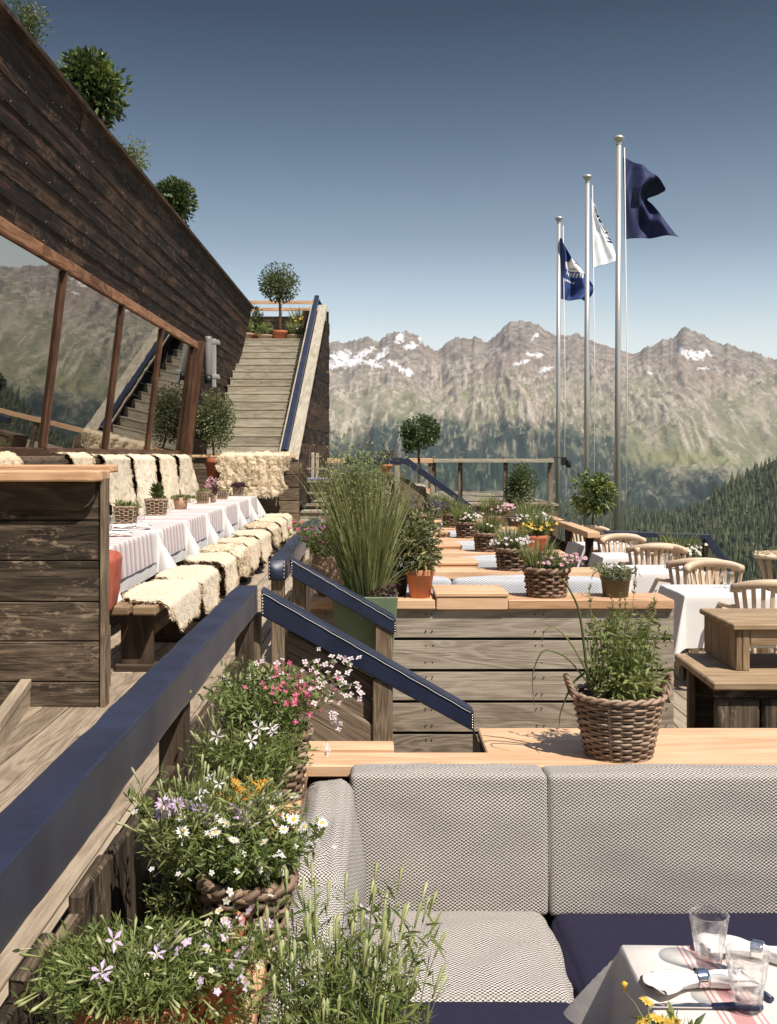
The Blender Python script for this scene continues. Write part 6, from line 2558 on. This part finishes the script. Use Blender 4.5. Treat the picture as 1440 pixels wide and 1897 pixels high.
potted('pot of magenta blooms in front of the glass fence', (1.42, 12.8, CAP), (.09, .12, .14, TERRA_P), f_grassflower(-.03, .03, (PT_PINK, PT_HOT), 1.5, 60))
potted('wide terracotta pot of low bushy leaves beside the larch rail', (2.18, 14.2, Z(-1.06)), (.14, .20, .17, TERRA), f_shrub([LF_OLIVE, LF_DRY], .20, .15, 500, .05, .02), None)
g = G()
g.box(1.9, 2.34, 13.95, 15.8, FLOOR, Z(-1.06))
tag(g.build('plant_stand', W_BROWN, origin=(2.1, 14.8, FLOOR)), 'brown boarded plant stand before the glass fence', 'stand')
p = P(966, 0, 15.4)
tree('column_bush', 'dark upright bush in a low clay pot before the glass fence', 'bush', (p.x, 15.4, Z(-1.06)), P(966, 902, 15.4), .235, .22, .34, 3600, .05, .022, [LF_DARK, LF_DARK, LF_OLIVE], .02, None, (.17, .21, .17, TERRA_P), 24, .3, 9, .2)
p = P(1099, 0, 13.75)
tree('topiary_ball', 'broad leaved topiary ball on a thin trunk by the flagpoles', 'topiary', (p.x, 13.75, FLOOR), P(1099, 913, 13.75), .255, .255, .25, 900, .105, .042, [LF_DARK, LF_MID, LF_PALE], .016, None, (.15, .19, .3, TERRA), 20, .30, 8, .45)
c = P(1258, 1012, 12.55)
potted('window box plant with white daisies at the terrace end rail', (c.x, 12.55, FLOOR), (.16, .2, .62, W_BROWN), f_grassflower(.0, .02, (PT_WHITE, FL_CEN), 1.9, 40), None)
potted('low pot of dark red leaves beside the terrace end rail', (3.25, 11.6, FLOOR), (.14, .18, .55, TERRA_R), f_shrub([LF_PURP, LF_MID], .17, .09, 300, .05, .02), None)

# ---- left deck tables
GT = 'basket plants on the deck tables'


def f_ros(mat, n, L, W, up, sp=.04):
    def f(t, b):
        g = G()
        for k in range(n):
            q = np.array([b.x, b.y, b.z]) + N.normal(size=3) * [sp, sp, .008]
            m = 15
            a = np.arange(m) * 2.4
            el = np.linspace(.2, 1.3, m)
            d = np.stack([np.cos(a) * np.cos(el), np.sin(a) * np.cos(el), np.sin(el) * up], -1)
            g.leaves(np.repeat(q[None], m, 0), d, L * R.uniform(.7, 1.1), W, .5, .05, N.integers(0, len(mat), m))
        g.build('foliage', mat, t)
    return f


def f_spiky(t, b):
    g = G()
    m = 46
    a = np.arange(m) * 2.4
    f = np.linspace(0, 1, m)
    q = np.stack([b.x + 0 * a, b.y + 0 * a, b.z + .02 + .13 * f], -1)
    d = np.stack([np.cos(a), np.sin(a), .35 + 1.1 * f], -1)
    g.leaves(q, d, .13 - .05 * f, .034, .5, .05)
    g.tube([b, b + Vector((0, 0, .15))], .012, 6)
    g.build('spiky_rosette', LF_DARK, t)
    g = G()
    crown(g, (b.x, b.y, b.z + .02), .10, .10, .04, 260, .035, .018, 10, .3, mats=2)
    g.build('ground_leaves', [LF_SED, LF_PURP], t)


TBL = [(234, 971, .105, .16, 'wicker basket of pale succulents, closest to the booth end', f_ros([LF_SED, LF_PALE], 9, .085, .03, 1.0), True),
       (290, 955, .115, .17, 'wicker basket with a dark spiky rosette', f_spiky, True),
       (335, 944, .095, .14, 'clay coloured basket of round grey green sedum', f_ros([LF_SED, LF_OLIVE], 16, .055, .03, 1.0, .06), False),
       (376, 933, .085, .15, 'wicker basket of a pale rosette halfway along the tables', f_ros([LF_SED, LF_PALE], 7, .07, .03, 1.0), True),
       (412, 925, .085, .14, 'small wicker basket with a green cushion plant', f_ros([LF_MID, LF_SED], 7, .05, .025, .8), True),
       (441, 918, .085, .13, 'small wicker basket of purple leaves at the far table', f_ros([LF_PURP], 10, .11, .035, 1.2), True)]
for (px, py, r, h, lb, fol, sqr) in TBL:
    d = .670 * FP / (py - CY)
    c = Vector((arm_x(px, d), d, Z(-.662)))
    t = thing('basket_planter', lb, 'planter', c, 0, GT)
    if sqr:
        basket(t, c, r * .82, r, h, 9, 16, r * .05, WICKER_L, 0, square=True)
    else:
        pot(t, c, r * .75, r, h, TERRA_P, False)
    fol(t, Vector((c.x, c.y, c.z + h * .92)))
d = 14.9
c = Vector((arm_x(395, d), d, Z(-.662)))
t = thing('flower_vase', 'slim vase of dark purple blossom between the table baskets', 'vase', c)
pot(t, c, .035, .045, .10, TERRA_P, False, False)
g = G()
crown(g, (c.x, c.y, c.z + .22), .09, .09, .13, 300, .04, .026, 14, .3, mats=2)
g.build('blossoms', [LF_PURP, PT_PINK], t)

# ---- shrubs along the chalet
p = P(393, 778, 17.95)
t = tree('potted_shrub', 'loose olive green shrub at the window corner below the wall heater', 'shrub', (p.x, 18.12, Z(-.40)), (p.x, 18.05, p.z), .36, .24, .52, 4600, .060, .026, [LF_OLIVE, LF_OLIVE, LF_DARK], .022, None, (.13, .16, .34, TERRA_R), 26, .26, 12, .25)
ROOF = Z(2.66)
RB = [(48, 60, 9.27, .21, .29, 1500, .045, .016, [LF_OLIVE, LF_DARK], 'thin olive bush at the roof edge in the top corner', .02), (166, 172, 11.7, .41, .42, 5200, .11, .052, [LF_DARK, LF_DARK, LF_MID], 'largest dense dark bush on the chalet roof', .1),
      (240, 292, 13.2, .25, .30, 900, .06, .022, [LF_OLIVE, LF_PALE], 'thin grey green bush between the two denser roof bushes', .02), (325, 376, 16.2, .31, .35, 2400, .11, .048, [LF_DARK, LF_DARK], 'small rounded laurel on the chalet roof nearest the stair', .1)]
for (px, py, d, rx, rz, n, L, W, ms, lb, hol) in RB:
    q = P(px, py, d)
    tree('roof_bush', lb, 'bush', (q.x - .05, d, ROOF - .01), tuple(q), rx, rx * .9, rz, n, L, W, ms, .02, 'bushes on the chalet roof', (.14, .18, .26, TERRA), 18, .32, 8, hol)

# ---- the roof terrace
zt = Z(2.575)
q = P(519, 522, 24.75)
t = tree('topiary_tree', 'round topiary tree in a terracotta pot at the top of the roof stair', 'topiary', (q.x, 24.75, zt), tuple(q), .46, .44, .44, 2600, .085, .036, [LF_DARK, LF_DARK, LF_OLIVE], .035, None, (.15, .205, .26, TERRA_R), 22, .32, 10, .35)
GR = 'pots at the top of the roof stair'


def roof_pot(label, px, py, d, spec, fol):
    q = P(px, py, d)
    potted(label, (q.x, d, zt), spec, fol, GR)


roof_pot('pale pot with a yellow green plant beside the dark chalet wall', 457, 625, 24.7, (.12, .16, .20, TERRA_P), f_shrub([LF_PALE, LF_MID], .15, .16, 300, .07, .03))
roof_pot('small red clay pot with a tall leafy plant on the roof terrace', 474, 625, 24.9, (.11, .14, .2, TERRA_R), f_shrub([LF_MID, LF_OLIVE], .17, .36, 700, .08, .03))
roof_pot('low bowl of bright green leaves beside the topiary pot', 491, 625, 24.6, (.14, .17, .15, WICKER_L), f_shrub([LF_MID, LF_PALE], .19, .15, 420, .07, .03))
roof_pot('low basket of grassy leaves to the parapet side of the topiary', 547, 625, 24.7, (.17, .2, .16, WICKER_L), f_grassflower(.0, .03, (PT_LEM, FL_CEN), 2.0, 10))
roof_pot('raised pot of yellow and pink flowers by the blue rail top', 558, 600, 25.3, (.2, .24, .45, TERRA_P), f_grassflower(-.01, .0, (PT_YELLOW, PT_HOT), 2.5, 60))

# ---- the far terrace by the stair
q = P(775, 800, 19.0)
t = thing('topiary_tree', 'wide lopsided topiary tree above the far stair rail', 'topiary', (q.x, 19.0, LAND))
pot(t, (q.x, 19.0, LAND), .17, .22, .3, TERRA)
g = G()
trunk(g, (q.x, 19, LAND + .25), P(778, 800, 19), .03, .02, 4, [P(760, 795, 19), P(790, 785, 19), P(750, 810, 19)])
g.build('trunk', BARK, t)
g = G()
crown(g, P(780, 799, 19), .31, .30, .29, 1900, .07, .032, 18, .32, hollow=.4)
crown(g, P(757, 812, 18.9), .19, .19, .33, 1100, .07, .032, 12, .32, hollow=.3)
g.build('crown', LF_DARK, t)
q = P(716, 880, 17.75)
g = G()
g.box(P(640, 0, 17.3).x, P(750, 0, 17.3).x, 17.35, 18.1, LAND, P(0, 879, 17.5).z)
tag(g.build('plant_stand', W_BROWN, origin=(0, 17.6, LAND)), 'boarded plant stand behind the far blue rail', 'stand')
potted('red leaved bush in a terracotta pot above the far blue rail', (q.x, 17.75, P(0, 879, 17.5).z), (.075, .10, .17, TERRA), f_shrub([LF_PURP, LF_OLIVE], .17, .14, 420, .05, .022), None)
for k, (px, lb) in enumerate([(640, 'low flowering plant partly behind the tall grass'), (690, 'trailing violet plant under the far blue rail')]):
    q = P(px, 900, 16.6)
    potted(lb, (q.x, 16.6, Z(-.86)), (.12, .16, .2, TERRA_P), f_grassflower(.0, .0, (PT_PINK, PT_VIOLET), 1.8, 40), None)
